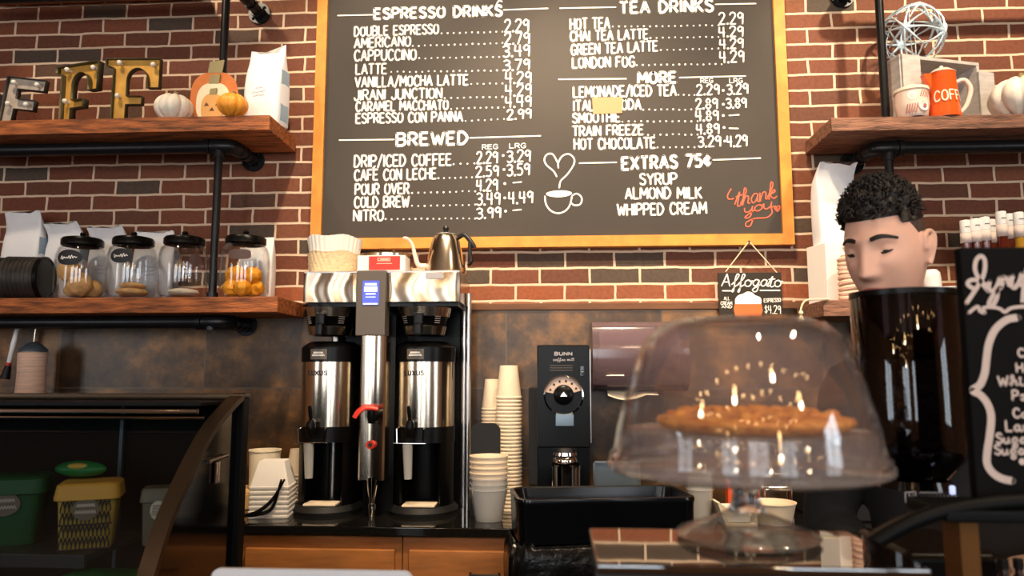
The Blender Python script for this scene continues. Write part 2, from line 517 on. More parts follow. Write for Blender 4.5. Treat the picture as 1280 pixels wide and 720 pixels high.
    def stroke(self, pts, w, fn):
        """flat paint stroke of width w with round ends; fn maps a 2-D point to space"""
        q = [pts[0]]
        for p in pts[1:]:
            if math.hypot(p[0] - q[-1][0], p[1] - q[-1][1]) > w * 0.08:
                q.append(p)
        if len(q) < 2:
            return self.dot(q[0][0], q[0][1], w * 0.6, fn)
        runs, cur = [], [q[0]]
        for i in range(1, len(q)):
            cur.append(q[i])
            if i < len(q) - 1:
                a = math.atan2(q[i][1] - q[i - 1][1], q[i][0] - q[i - 1][0])
                b = math.atan2(q[i + 1][1] - q[i][1], q[i + 1][0] - q[i][0])
                if abs((b - a + PI) % (2 * PI) - PI) > 1.0:
                    runs.append(cur)
                    cur = [q[i]]
        runs.append(cur)
        for r in runs:
            m = len(r)
            self.k = getattr(self, 'k', 0) + 1
            off = Vector((0, -0.00002 * (self.k % 60), 0))
            L_, R_ = [], []
            for i in range(m):
                a, b = r[max(0, i - 1)], r[min(m - 1, i + 1)]
                dx, dy = b[0] - a[0], b[1] - a[1]
                l = math.hypot(dx, dy) or 1
                nx, ny = -dy / l * w / 2, dx / l * w / 2
                L_.append(self.bm.verts.new(fn(r[i][0] + nx, r[i][1] + ny) + off))
                R_.append(self.bm.verts.new(fn(r[i][0] - nx, r[i][1] - ny) + off))
            for i in range(m - 1):
                self.bm.faces.new((L_[i], L_[i + 1], R_[i + 1], R_[i]))
            for e, (p, o, A, B) in enumerate(((r[0], r[1], L_[0], R_[0]), (r[-1], r[-2], R_[-1], L_[-1]))):
                dx, dy = p[0] - o[0], p[1] - o[1]
                a0 = math.atan2(dy, dx)
                arc = [self.bm.verts.new(fn(p[0] + w / 2 * math.cos(a0 + t), p[1] + w / 2 * math.sin(a0 + t)) + off) for t in (0.85, 0, -0.85)]
                arc = arc[::-1]
                self.bm.faces.new([A, B] + arc)
        return self

    def dot(self, x, y, r, fn, n=8):
        self.k = getattr(self, 'k', 0) + 1
        off = Vector((0, -0.00002 * (self.k % 60), 0))
        self.bm.faces.new([self.bm.verts.new(fn(x + r * math.cos(2 * PI * k / n), y + r * math.sin(2 * PI * k / n)) + off) for k in range(n)])
        return self

    def poly(self, pts, fn):
        self.bm.faces.new([self.bm.verts.new(fn(*p)) for p in pts])
        return self

    def build(self, name, material, parent=None, loc=None, rot=None, ang=38, solid=0.0, mats=None):
        me = bpy.data.meshes.new(name)
        bmesh.ops.recalc_face_normals(self.bm, faces=self.bm.faces[:])
        self.bm.to_mesh(me)
        self.bm.free()
        for p in me.polygons:
            p.use_smooth = True
        me.set_sharp_from_angle(angle=R(ang))
        me.materials.append(material)
        o = bpy.data.objects.new(name, me)
        C.objects.link(o)
        if parent:
            o.parent = parent
        if loc is not None:
            o.location = loc
        if rot is not None:
            o.rotation_euler = rot
        if getattr(self, 'wn', False):
            q = o.modifiers.new('flat_faces', 'WEIGHTED_NORMAL')
            q.keep_sharp = True
            q.weight = 100
        if solid:
            s = o.modifiers.new('thickness', 'SOLIDIFY')
            s.thickness = solid
            s.offset = 0
        return o


def catmull(pts, k, closed=False, rs=None):
    out, ro = [], []
    m = len(pts)
    segs = m if closed else m - 1
    for i in range(segs):
        if closed:
            p = [pts[(i + j) % m] for j in (-1, 0, 1, 2)]
        else:
            p = [pts[max(0, min(m - 1, i + j))] for j in (-1, 0, 1, 2)]
        for q in range(k):
            t = q / k
            a = tuple(0.5 * ((2 * p[1][d]) + (-p[0][d] + p[2][d]) * t + (2 * p[0][d] - 5 * p[1][d] + 4 * p[2][d] - p[3][d]) * t * t
                             + (-p[0][d] + 3 * p[1][d] - 3 * p[2][d] + p[3][d]) * t ** 3) for d in range(len(p[0])))
            out.append(Vector(a) if len(a) == 3 else a)
            if rs:
                ro.append(rs[i] * (1 - t) + rs[(i + 1) % m] * t)
    if not closed:
        out.append(pts[-1])
        if rs:
            ro.append(rs[-1])
    return (out, ro) if rs else out


def thing(name, label, cat, loc=(0, 0, 0), rotz=0.0, group=None):
    o = bpy.data.objects.new(name, None)
    C.objects.link(o)
    o.empty_display_size = 0.05
    o.location = loc
    o.rotation_euler = (0, 0, rotz)
    return tag(o, label, cat, group)


def tag(o, label, cat, group=None, kind=None):
    o['label'] = label
    o['category'] = cat
    if group:
        o['group'] = group
    if kind:
        o['kind'] = kind
    return o


def struct(o, label=None):
    o['kind'] = 'structure'
    if label:
        o['label'] = label
    return o


def copy_tree(o, parent=None):
    c = o.copy()
    C.objects.link(c)
    if parent:
        c.parent = parent
    for ch in list(o.children):
        copy_tree(ch, c)
    return c


def again(o, label, loc, rotz=0.0):
    c = copy_tree(o)
    c['label'] = label
    c.location = loc
    c.rotation_euler = (0, 0, rotz)
    return c


# ------------------------------------------------------------------ hand lettering
GL = {
    ' ': (2.6, ''), 'A': (5, '0,0 2.5,10 5,0|1,3.4 4,3.4'), 'B': (4.6, '0,0 0,10|~0,10 3,10 4.2,8 3,5.6 0,5.3|~0,5.3 3.4,5.3 4.6,2.8 3.2,.2 0,0'),
    'C': (4.6, '~4.5,8.2 3.2,10 1.2,9.3 .1,5 1.2,.7 3.2,0 4.6,1.6'), 'D': (4.7, '0,0 0,10|~0,10 2.6,9.6 4.7,5 2.6,.4 0,0'),
    'E': (4.2, '4,10 0,10 0,0 4.2,0|0,5.2 3.4,5.2'), 'F': (4.1, '4.1,10 0,10 0,0|0,5.2 3.3,5.2'),
    'G': (4.7, '~4.6,8.3 3.2,10 1.2,9.3 .1,5 1.2,.7 3.2,0 4.6,1.6 4.6,4.4|4.7,4.4 2.8,4.4'), 'H': (4.4, '0,0 0,10|4.4,0 4.4,10|0,5.2 4.4,5.2'),
    'I': (0.6, '.3,0 .3,10'), 'J': (3.6, '~3.6,10 3.6,2.4 2.2,0 .7,.5 0,2.4'), 'K': (4.4, '0,0 0,10|4.2,10 0,4.6|1,5.7 4.4,0'),
    'L': (4, '0,10 0,0 4,0'), 'M': (5.6, '0,0 .3,10 2.8,3.2 5.3,10 5.6,0'), 'N': (4.4, '0,0 0,10 4.4,0 4.4,10'),
    'O': (4.8, '~2.4,10 .5,8.3 .1,5 .5,1.7 2.4,0 4.3,1.7 4.7,5 4.3,8.3 2.4,10'), 'P': (4.4, '0,0 0,10|~0,10 3,9.9 4.4,7.5 3,5 0,4.7'),
    'R': (4.4, '0,0 0,10|~0,10 3,9.9 4.2,7.5 3,5.1 0,4.8|1.8,4.9 4.4,0'), 'S': (4.2, '~4.1,8.5 2.6,10 .7,9.2 .4,7 2.3,5.3 4.1,3.5 3.7,.9 2,0 0,1.4'),
    'T': (4.8, '0,10 4.8,10|2.4,10 2.4,0'), 'U': (4.4, '~0,10 0,2.8 .8,.6 2.2,0 3.6,.6 4.4,2.8 4.4,10'), 'V': (4.8, '0,10 2.4,0 4.8,10'),
    'W': (6.4, '0,10 1.6,0 3.2,7.5 4.8,0 6.4,10'), 'X': (4.6, '0,0 4.6,10|0,10 4.6,0'), 'Y': (4.6, '0,10 2.3,5 4.6,10|2.3,5 2.3,0'),
    'Z': (4.2, '0,10 4.2,10 0,0 4.2,0'), '/': (3.6, '0,-1 3.6,11'), '.': (0.8, '.4,.3 .5,.3'), '-': (3, '0,4.5 3,4.5'), '*': (1.2, '.4,5 .7,5'),
    '2': (4.2, '~0,8 1,10 3.2,10 4,7.6 2.6,4.4 0,0|0,0 4.2,0'), '3': (4, '~0,9 1.8,10 3.8,8.6 3.4,6.2 1.4,5.3 3.6,4.5 4,1.8 2,0 0,1'),
    '4': (4.2, '.3,10 0,4.6 4.2,4.6|3.3,10 3.3,0'), '5': (4, '3.8,10 .4,10 .3,5.8|~.3,5.8 2.4,6.3 4,3.6 2.8,.4 0,.6'), '7': (4.2, '0,10 4.2,10 1.4,0'),
    '8': (4, '~2,5.3 .4,7.6 2,10 3.6,7.6 2,5.3 .1,2.6 2,0 3.9,2.6 2,5.3'), '9': (4, '~3.8,7.8 2,10 .2,7.6 1.6,5 3.8,7.4|3.9,9 3.5,0'),
    'c|': (4, '~3.8,6.6 2.2,7.6 .4,6 .4,3.6 2.2,2 4,3|2.2,9.4 2.2,.4'), '$': (4, '~4,7.6 2.4,8.8 .6,7.6 2,5 3.6,3.4 2.4,1.4 0,2.2|2,10.4 2,0'),
    "'": (1.6, '0,11.6 1.6,13'),
    'a': (5, '~4,5 2,5.6 .4,3 1.4,.3 3.2,1.4 4,5|~4,5 4,1.2 5,.2 6,1'), 'b': (4.6, '~0,5 1.6,10 .6,10 .4,0 2.6,0 4,2.8 2.4,5.4 .6,3.6'), 'c': (4, '~3.8,4.6 2,5.6 .3,3 1.6,0 4.6,1'),
    'd': (5, '~4,4.6 2,5.6 .4,3 1.4,.3 3.2,1.2 4,4|4.4,10 4,1 5.2,.4'), 'e': (4.2, '~.4,2.6 3.4,3.6 2.4,5.6 .5,3.6 1.4,0 4.6,1.2'),
    'f': (3.6, '~-.4,1.4 2.4,6 3.4,9.4 2.2,10 1.4,6 1.2,-3.6 .2,-4.2 1.6,-.4 4,1.6'), 'g': (4.8, '~4,5 2,5.6 .4,3 1.6,.4 3.2,1.6 4,5|~4,5 3.6,-3 1.8,-4.4 .6,-2.6 3,-.2 5,1.4'),
    'h': (5, '~-.6,1.4 2,7 2,9.8 1,9.6 .6,0|~.6,0 1.8,4.6 3.4,5.2 3.8,3.4 3.6,.8 5,.8'), 'i': (2, '~0,5.4 0,1 1.8,.4|0,7.6 .2,7.6'), 'k': (4.6, '~-.4,1.6 2,7 2,9.8 1,9.6 .6,0|~.8,2.4 3,5.4 3.6,4 1.2,2.6 3.2,.2 5,1'),
    'l': (2.4, '~-.4,1.6 2,8 1.2,10 .4,8 .4,1.6 2.4,.4'), 'm': (6.4, '~0,5.4 0,0|~0,0 1.2,5 2.6,4.6 2.8,0|~2.8,0 4,5 5.4,4.6 5.6,.8 6.6,.8'), 'n': (4.8, '~0,5.4 .2,0|~.2,0 1.6,4.8 3.2,5 3.6,3 3.6,.8 5,.9'),
    'o': (4.6, '~2.2,5.5 .4,4 .6,1 2.2,0 3.8,1.4 3.8,4 2.2,5.5 3.2,4.4 5,4.6'), 'p': (4.8, '~0,5.4 0,-4.4|~0,1 1.4,5.2 3.6,5 3.8,1.6 1.8,.2 .2,1.2'), 'r': (3.8, '~-.4,1 1,5.6 1.4,4.8 3,4.8 2.6,1.2 4.2,1'),
    's': (3.6, '~-.6,.8 2,5.6 2.2,4.6 3.4,1.8 2,0 .2,.8'), 't': (3.4, '~-.4,1.6 2,8.6 1.2,1.4 2.2,0 3.8,1.2|-.2,6 3.6,6.6'), 'u': (4.8, '~0,5.4 .2,1.4 1.6,0 3.4,1.8 3.8,5.4|~3.8,5.4 3.8,1 5,.8'),
    'v': (4.2, '~0,5.4 1.8,0 4,5.4'), 'y': (4.8, '~0,5.4 .4,2 2,1 3.6,3 4,5.4|~4,5.4 3.4,-2.6 1.8,-4.4 .6,-3 3,-.4 5.2,1.6'), 'z': (4, '0,5 3.6,5 0,0 4,0'),
}


def glyph(ch):
    w, s = GL[ch]
    out = []
    for st in s.split('|'):
        if not st:
            continue
        sm = st.startswith('~')
        pts = [tuple(float(v) for v in q.split(',')) for q in st.lstrip('~').split()]
        if sm and len(pts) > 2:
            pts = catmull(pts, 4)
        out.append(pts)
    return w, out


def lettering(text, gap=1.5, cursive=False, jitter=0.0):
    """strokes of a line of text in units of cap height / 10, and its width"""
    x, out = 0.0, []
    chars = []
    i = 0
    while i < len(text):
        if text[i:i + 2] == 'c|':
            chars.append('c|'); i += 2
        else:
            chars.append(text[i]); i += 1
    for ch in chars:
        w, ss = glyph(ch)
        dy = random.uniform(-jitter, jitter)
        for s in ss:
            out.append([(x + a, b + dy) for a, b in s])
        x += w + (0.1 if cursive and ch.islower() else gap)
    return out, max(0.1, x - gap)


def write(mb, text, P0, P1, cap, w, fn=None, depth=None, gap=1.5, cursive=False, jitter=0.15, slant=0.0):
    """paint text from baseline point P0 to P1 (same y): cap = cap height in metres, w = stroke width"""
    ss, W = lettering(text, gap, cursive, jitter)
    P0, P1 = Vector(P0), Vector(P1)
    y = P0.y
    sx = (P1.x - P0.x) / W
    sh = (P1.z - P0.z) / max(1e-6, (P1.x - P0.x))
    f3 = lambda a, b: Vector((a, y, b))
    for s in ss:
        pts = []
        for a, b in s:
            X = P0.x + a * sx + b * cap / 10 * slant
            pts.append((X, P0.z + (a * sx) * sh + b * cap / 10))
        if len(pts) == 2 and abs(pts[0][0] - pts[1][0]) < w * 0.5 and abs(pts[0][1] - pts[1][1]) < w * 0.5:
            mb.dot(pts[0][0], pts[0][1], w * 0.75, f3)
        else:
            mb.stroke(pts, w, f3)

# ------------------------------------------------------------------ the room
WALL = 3.2
struct(MB().box((0, -0.6, -0.05), (10.4, 8.2, 0.1)).build('floor', M['floor']))
struct(MB().box((0, -0.6, 4.25), (10.4, 8.2, 0.1)).build('ceiling', M['ceiling']))
struct(MB().box((0, WALL + 0.1, 2.1), (10.4, 0.2, 4.2)).build('wall_back', M['brick'], loc=(0, 0, 0)))
for sx, nm in ((-1, 'wall_left'), (1, 'wall_right')):
    w = MB()
    for y0, y1, z0, z1 in ((-4.5, -2.5, 0, 4.2), (-0.9, 3.3, 0, 4.2), (-2.5, -0.9, 0, 0.8), (-2.5, -0.9, 3.2, 4.2)):
        w.box((sx * 5.1, (y0 + y1) / 2, (z0 + z1) / 2), (0.2, y1 - y0, z1 - z0))
    struct(w.build(nm, M['plaster']))
    w = MB()
    for dy in (-0.78, 0, 0.78):
        w.box((sx * 5.02, -1.7 + dy, 2.0), (0.1, 0.05, 2.4))
    for dz in (0.83, 3.17):
        w.box((sx * 5.02, -1.7, dz), (0.1, 1.6, 0.06))
    struct(w.build('window_%d' % (4 if sx < 0 else 5), M['darkwood']))
struct(MB().box((0, WALL - 0.006, 1.3165), (9.9, 0.012, 0.8135)).build('wall_back_tiles', M['tile']))
struct(MB().box((0, WALL - 0.012, 1.739), (9.9, 0.024, 0.03), bev=0.004).build('trim_1', M['trim']))
wf = MB()
for x0, x1 in ((-5.0, -3.2), (-1.6, -0.8), (0.8, 1.6), (3.2, 5.0)):
    wf.box(((x0 + x1) / 2, -4.6, 2.1), (x1 - x0, 0.2, 4.2))
for xc in (-2.4, 0, 2.4):
    wf.box((xc, -4.6, 0.4), (1.6, 0.2, 0.8))
    wf.box((xc, -4.6, 3.7), (1.6, 0.2, 1.0))
struct(wf.build('wall_front', M['plaster']))
for i, xc in enumerate((-2.4, 0, 2.4)):
    w = MB()
    for dx in (-0.78, 0, 0.78):
        w.box((xc + dx, -4.52, 2.0), (0.05, 0.1, 2.4))
    for dz in (0.83, 3.17):
        w.box((xc, -4.52, dz), (1.6, 0.1, 0.06))
    struct(w.build('window_%d' % (i + 1), M['darkwood']))


def spot_lamp(label, loc, target, power, angle=62, blend=0.6, col=WARM):
    t = thing('track_spotlight', label, 'ceiling light', loc)
    d = (Vector(target) - Vector(loc)).normalized()
    MB().cyl((0, 0, 0.02), (0, 0, 4.2 - loc[2]), 0.012, n=12).build('stem', M['black_soft'], t)
    MB().cyl(-d * 0.15, d * 0.02, 0.05, 0.062, 28, False).build('housing', M['black_soft'], t, solid=0.004)
    l = bpy.data.lights.new('spot', 'SPOT')
    l.energy = power
    l.color = col
    l.spot_size = R(angle)
    l.spot_blend = blend
    l.shadow_soft_size = 0.05
    o = bpy.data.objects.new('spot', l)
    C.objects.link(o)
    o.parent = t
    o.location = d * 0.03
    o.rotation_euler = d.to_track_quat('-Z', 'Y').to_euler()


SPOTS = (((-2.0, 1.9, 3.95), (-1.75, 3.2, 2.5), 0.45, 'far left, aimed at the metal letters'),
         ((-0.75, 1.75, 3.95), (-0.5, 3.2, 2.4), 1.0, 'left of centre, aimed at the espresso list'),
         ((0.45, 1.75, 3.95), (0.5, 3.2, 2.4), 1.05, 'right of centre, aimed at the tea list'),
         ((1.75, 1.8, 3.95), (1.6, 3.2, 2.4), 1.1, 'far right, aimed at the orange coffee pot'),
         ((-0.05, 1.3, 3.95), (0.0, 3.15, 1.5), 1.35, 'in front of the coffee brewer'),
         ((0.6, -0.2, 3.9), (0.3, 0.9, 1.35), 0.4, 'above the cake dome'),
         ((1.9, 0.5, 3.9), (0.75, 1.5, 1.65), 0.5, 'above the barista'))  # last spot is added to brighten the man's right cheek
for loc, tgt, k, where in SPOTS:
    spot_lamp('black ceiling spotlight ' + where, loc, tgt, SPOT_W * k)

for i, (x, y, z, where) in enumerate(((-1.9, -0.9, 2.7, 'left'), (-0.6, -1.3, 2.75, 'left of centre'), (0.7, -0.9, 2.7, 'right of centre'),
                                      (1.9, -1.3, 2.75, 'right'), (-1.3, -2.8, 2.7, 'rear left'), (1.2, -2.8, 2.7, 'rear right'))):
    t = thing('pendant_lamp', 'bare bulb pendant lamp over the seating, ' + where + ' of the room', 'pendant lamp', (x, y, z))
    MB().cyl((0, 0, 0.16), (0, 0, 4.2 - z), 0.005, n=8).build('cord', M['black_soft'], t)
    MB().lathe([(0.006, 0.17), (0.022, 0.165), (0.022, 0.1), (0.018, 0.09)], 20).build('socket', M['black'], t)
    pl = bpy.data.lights.new('bulb_light', 'POINT')
    pl.energy = 9
    pl.color = WARM
    pl.shadow_soft_size = 0.05
    po = bpy.data.objects.new('bulb_light', pl)
    C.objects.link(po)
    po.parent = t
    po.location = (0, 0, -0.12)
    MB().lathe([(0.015, 0.09), (0.02, 0.07), (0.045, 0.03), (0.05, 0.0), (0.04, -0.035), (0.012, -0.052)], 24).build('bulb', M['bulb_on'], t)

sl = thing('string_lights', 'string of small glowing bulbs looped under the ceiling over the seating', 'string lights', (0, -2.0, 3.1))
cab = []
for r_, (yy, s_) in enumerate(((0.9, 1), (-0.1, -1), (-1.2, 1))):
    for k in range(13):
        x = s_ * (-2.7 + 5.4 * k / 12)
        z = 0.12 * math.cos(k * PI / 2) + 0.06 * r_
        cab.append((x, yy + 0.12 * math.sin(k * 1.3), z))
MB().tube(cab, 0.004, 6, smooth=3).build('cable', M['black_soft'], sl)
for x, y, z in cab:
    MB().lathe([(0.0, -0.005), (0.01, -0.012), (0.022, -0.04), (0.024, -0.055), (0.016, -0.075), (0.0, -0.082)], 14, (x, y, z)).build('bulb', M['bulb_on'], sl)

# ------------------------------------------------------------------ back counter
CT = 0.92
CX0, CX1 = -2.6, 2.4
ct = MB().box(((CX0 + CX1) / 2, 2.92, CT - 0.016), (CX1 - CX0, 0.54, 0.032), bev=0.005)
tag(ct.build('countertop', M['stone']), 'polished black stone countertop along the tiled back wall', 'countertop')


def cabinet(x0, x1, label):
    t = thing('base_cabinet', label, 'cabinet', ((x0 + x1) / 2, 2.93, 0), 0, 'oak cabinets under the black back counter')
    w = x1 - x0
    MB().box((0, 0.0, 0.48), (w - 0.004, 0.5, 0.8)).box((0, 0.03, 0.04), (w - 0.004, 0.42, 0.079)).build('body', M['oak'], t)
    d = MB().box((0, -0.26, 0.765), (w - 0.05, 0.02, 0.15), bev=0.005).build('drawer', M['oak'], t)
    MB().tube([(-0.05, -0.27, 0.765), (-0.05, -0.295, 0.765), (0.05, -0.295, 0.765), (0.05, -0.27, 0.765)], 0.005, 8).build('handle', M['iron'], d)
    for sx in (-1, 1):
        d = MB().box((sx * (w - 0.05) / 4, -0.26, 0.38), ((w - 0.05) / 2 - 0.008, 0.02, 0.58), bev=0.005).build('door', M['oak'], t)
        MB().tube([(sx * 0.035, -0.27, 0.5), (sx * 0.035, -0.295, 0.5), (sx * 0.035, -0.295, 0.6), (sx * 0.035, -0.27, 0.6)], 0.005, 8).build('handle', M['iron'], d)


cabinet(-1.13, -0.545, 'oak base cabinet below the coffee brewer')
cabinet(-0.545, 0.04, 'oak base cabinet below the paper cups, beside the black bin')
cabinet(0.04, 0.62, 'oak base cabinet behind the black bin')

# ------------------------------------------------------------------ shelves on black pipe
SF = 2.86                                            # front edge of the planks


def plank(x0, x1, z0, z1, label, m, miter=True):
    p = MB().box(((x0 + x1) / 2, (SF + WALL - 0.03) / 2, (z0 + z1) / 2), (x1 - x0, WALL - 0.03 - SF, z1 - z0), bev=0.004)
    return tag(p.build('wooden_shelf', m), label, 'shelf')


UL, LL = 2.499, 1.756                                # tops of the left shelves
UR, LR = 2.44, 1.729
plank(-2.6, -1.156, 2.436, UL, 'upper left rough wooden shelf carrying the metal letters and pumpkins', M['shelf_wood'])
plank(-2.6, -1.096, 1.693, LL, 'lower left rough wooden shelf carrying the glass jars', M['shelf_wood'])
plank(1.07, 2.6, 2.385, UR, 'upper right rough wooden shelf carrying the orange coffee pot', M['rustic_wood'])
plank(1.006, 2.6, 1.667, LR, 'lower right rough wooden shelf behind the man', M['rustic_wood'])
plank(-2.6, -1.62, 3.17, 3.23, 'topmost left wooden shelf, only its underside in view', M['shelf_wood'])


def flange(mb, x, z, r=0.05):
    mb.cyl((x, WALL - 0.002, z), (x, WALL - 0.014, z), r, n=28)
    mb.cyl((x, WALL - 0.014, z), (x, WALL - 0.05, z), r * 0.62, n=24)
    for k in range(4):
        a = PI / 4 + k * PI / 2
        mb.ball((x + 0.74 * r * math.cos(a), WALL - 0.016, z + 0.74 * r * math.sin(a)), 0.006, 8, 6)


def pipe_frame(label, px, s, zu, zl, xend):
    """px: post x; s: +1 when the wall flanges sit to the right of the post"""
    t = thing('pipe_shelf_frame', label, 'pipe frame', (px, 2.98, 0))
    def part(name, mb):
        return mb.build(name, M['iron'], t, loc=(-px, -2.98, 0))
    y = 2.98
    part('post', MB().cyl((px, y, zl + 0.001), (px, y, zu - 0.09), 0.0165, n=20))
    part('post', MB().cyl((px, y, zu + 0.001), (px, y, 3.165), 0.0165, n=20))
    part('post_flange', MB().cyl((px, y, zl + 0.001), (px, y, zl + 0.012), 0.029, n=24).cyl((px, y, zl + 0.012), (px, y, zl + 0.03), 0.024, n=20))
    zr = zu - 0.091
    part('rail', MB().cyl((px + s * 0.02, y, zr), (xend, y, zr), 0.0265, n=24))
    part('rail', MB().cyl((px + s * 0.02, y, zl - 0.091), (xend, y, zl - 0.091), 0.0265, n=24))
    part('rail', MB().cyl((px + s * 0.02, y, 3.105), (xend, y, 3.105), 0.0265, n=24))
    for z in (zr, zl - 0.091, 3.105):
        xw = px + s * 0.06
        part('elbow', MB().tube([(px - s * 0.03, y, z), (px, y, z), (px + s * 0.045, y + 0.01, z), (xw, y + 0.05, z)], 0.031, 16, smooth=4)
             .cyl((px - s * 0.035, y, z), (px - s * 0.055, y, z), 0.034, n=20)
             .cyl((px, y, z + 0.002), (px, y, z - 0.05 if z > 2 and z < 3 else z - 0.034), 0.024, n=18))
        part('bracket_pipe', MB().cyl((xw, y + 0.045, z), (xw, WALL - 0.045, z), 0.0235, n=20)
             .cyl((xw, y + 0.05, z), (xw, y + 0.075, z), 0.031, n=20)
             .cyl((xw, y + 0.11, z), (xw, y + 0.13, z), 0.029, n=20))
        m = MB()
        flange(m, xw, z)
        part('wall_flange', m)


pipe_frame('black iron pipe frame holding the left wooden shelves', -1.418, 1, 2.499, 1.756, -2.6)
pipe_frame('black iron pipe frame holding the right wooden shelves', 1.331, -1, 2.44, 1.729, 2.6)

# ------------------------------------------------------------------ the menu board
BY = 3.163                                           # face of the board
bx0, bx1, bz0, bz1 = -1.072, 1.004, 1.993, 3.32
menu = thing('menu_chalkboard', 'large chalkboard drinks menu in a golden pine frame on the brick wall', 'menu board', (0, 0, 0))
FW = 0.047
MB().box(((bx0 + bx1) / 2, 3.18, (bz0 + bz1) / 2), (bx1 - bx0 - 0.02, 0.034, bz1 - bz0 - 0.02)).build('panel', M['board'], menu)
fr = MB()
fr.prism([(bx0, bz0), (bx1, bz0), (bx1 - FW, bz0 + FW), (bx0 + FW, bz0 + FW)], 3.148, 3.196)
fr.prism([(bx0, bz1), (bx1, bz1), (bx1 - FW, bz1 - FW), (bx0 + FW, bz1 - FW)], 3.148, 3.196)
fr.prism([(bx0, bz0), (bx0, bz1), (bx0 + FW, bz1 - FW), (bx0 + FW, bz0 + FW)], 3.148, 3.196)
fr.prism([(bx1, bz0), (bx1, bz1), (bx1 - FW, bz1 - FW), (bx1 - FW, bz0 + FW)], 3.148, 3.196)
fr.build('frame', M['pine'], menu)
TY = BY - 0.0015


def P(px, py):
    return at(px, py, TY)


f3b = lambda a, b: Vector((a, TY, b))


def put(mb, text, x0, y0, x1, y1, cap, w=0.0084, **k):
    c = P(x0, y0 - cap).z - P(x0, y0).z
    write(mb, text, P(x0, y0), P(x1, y1), c, w, **k)


def dots(mb, x0, y0, x1, y1, step=7.6):
    n = max(2, int(round((x1 - x0) / step)))
    for i in range(n + 1):
        t = i / n
        p = P(x0 + (x1 - x0) * t, y0 + (y1 - y0) * t + random.uniform(-0.4, 0.4))
        mb.dot(p.x, p.z, random.uniform(0.0036, 0.0048), f3b)


def rule(mb, x0, y0, x1, y1, w=0.006):
    a, b = P(x0, y0), P(x1, y1)
    mb.stroke([(a.x, a.z), (b.x, b.z)], w, f3b)


def head(text, a, rules, w=0.0128):
    mb = MB()
    put(mb, text, *a, w=w, gap=1.9)
    for r in rules:
        rule(mb, *r)
    mb.build('menu_heading', M['chalk'], menu)


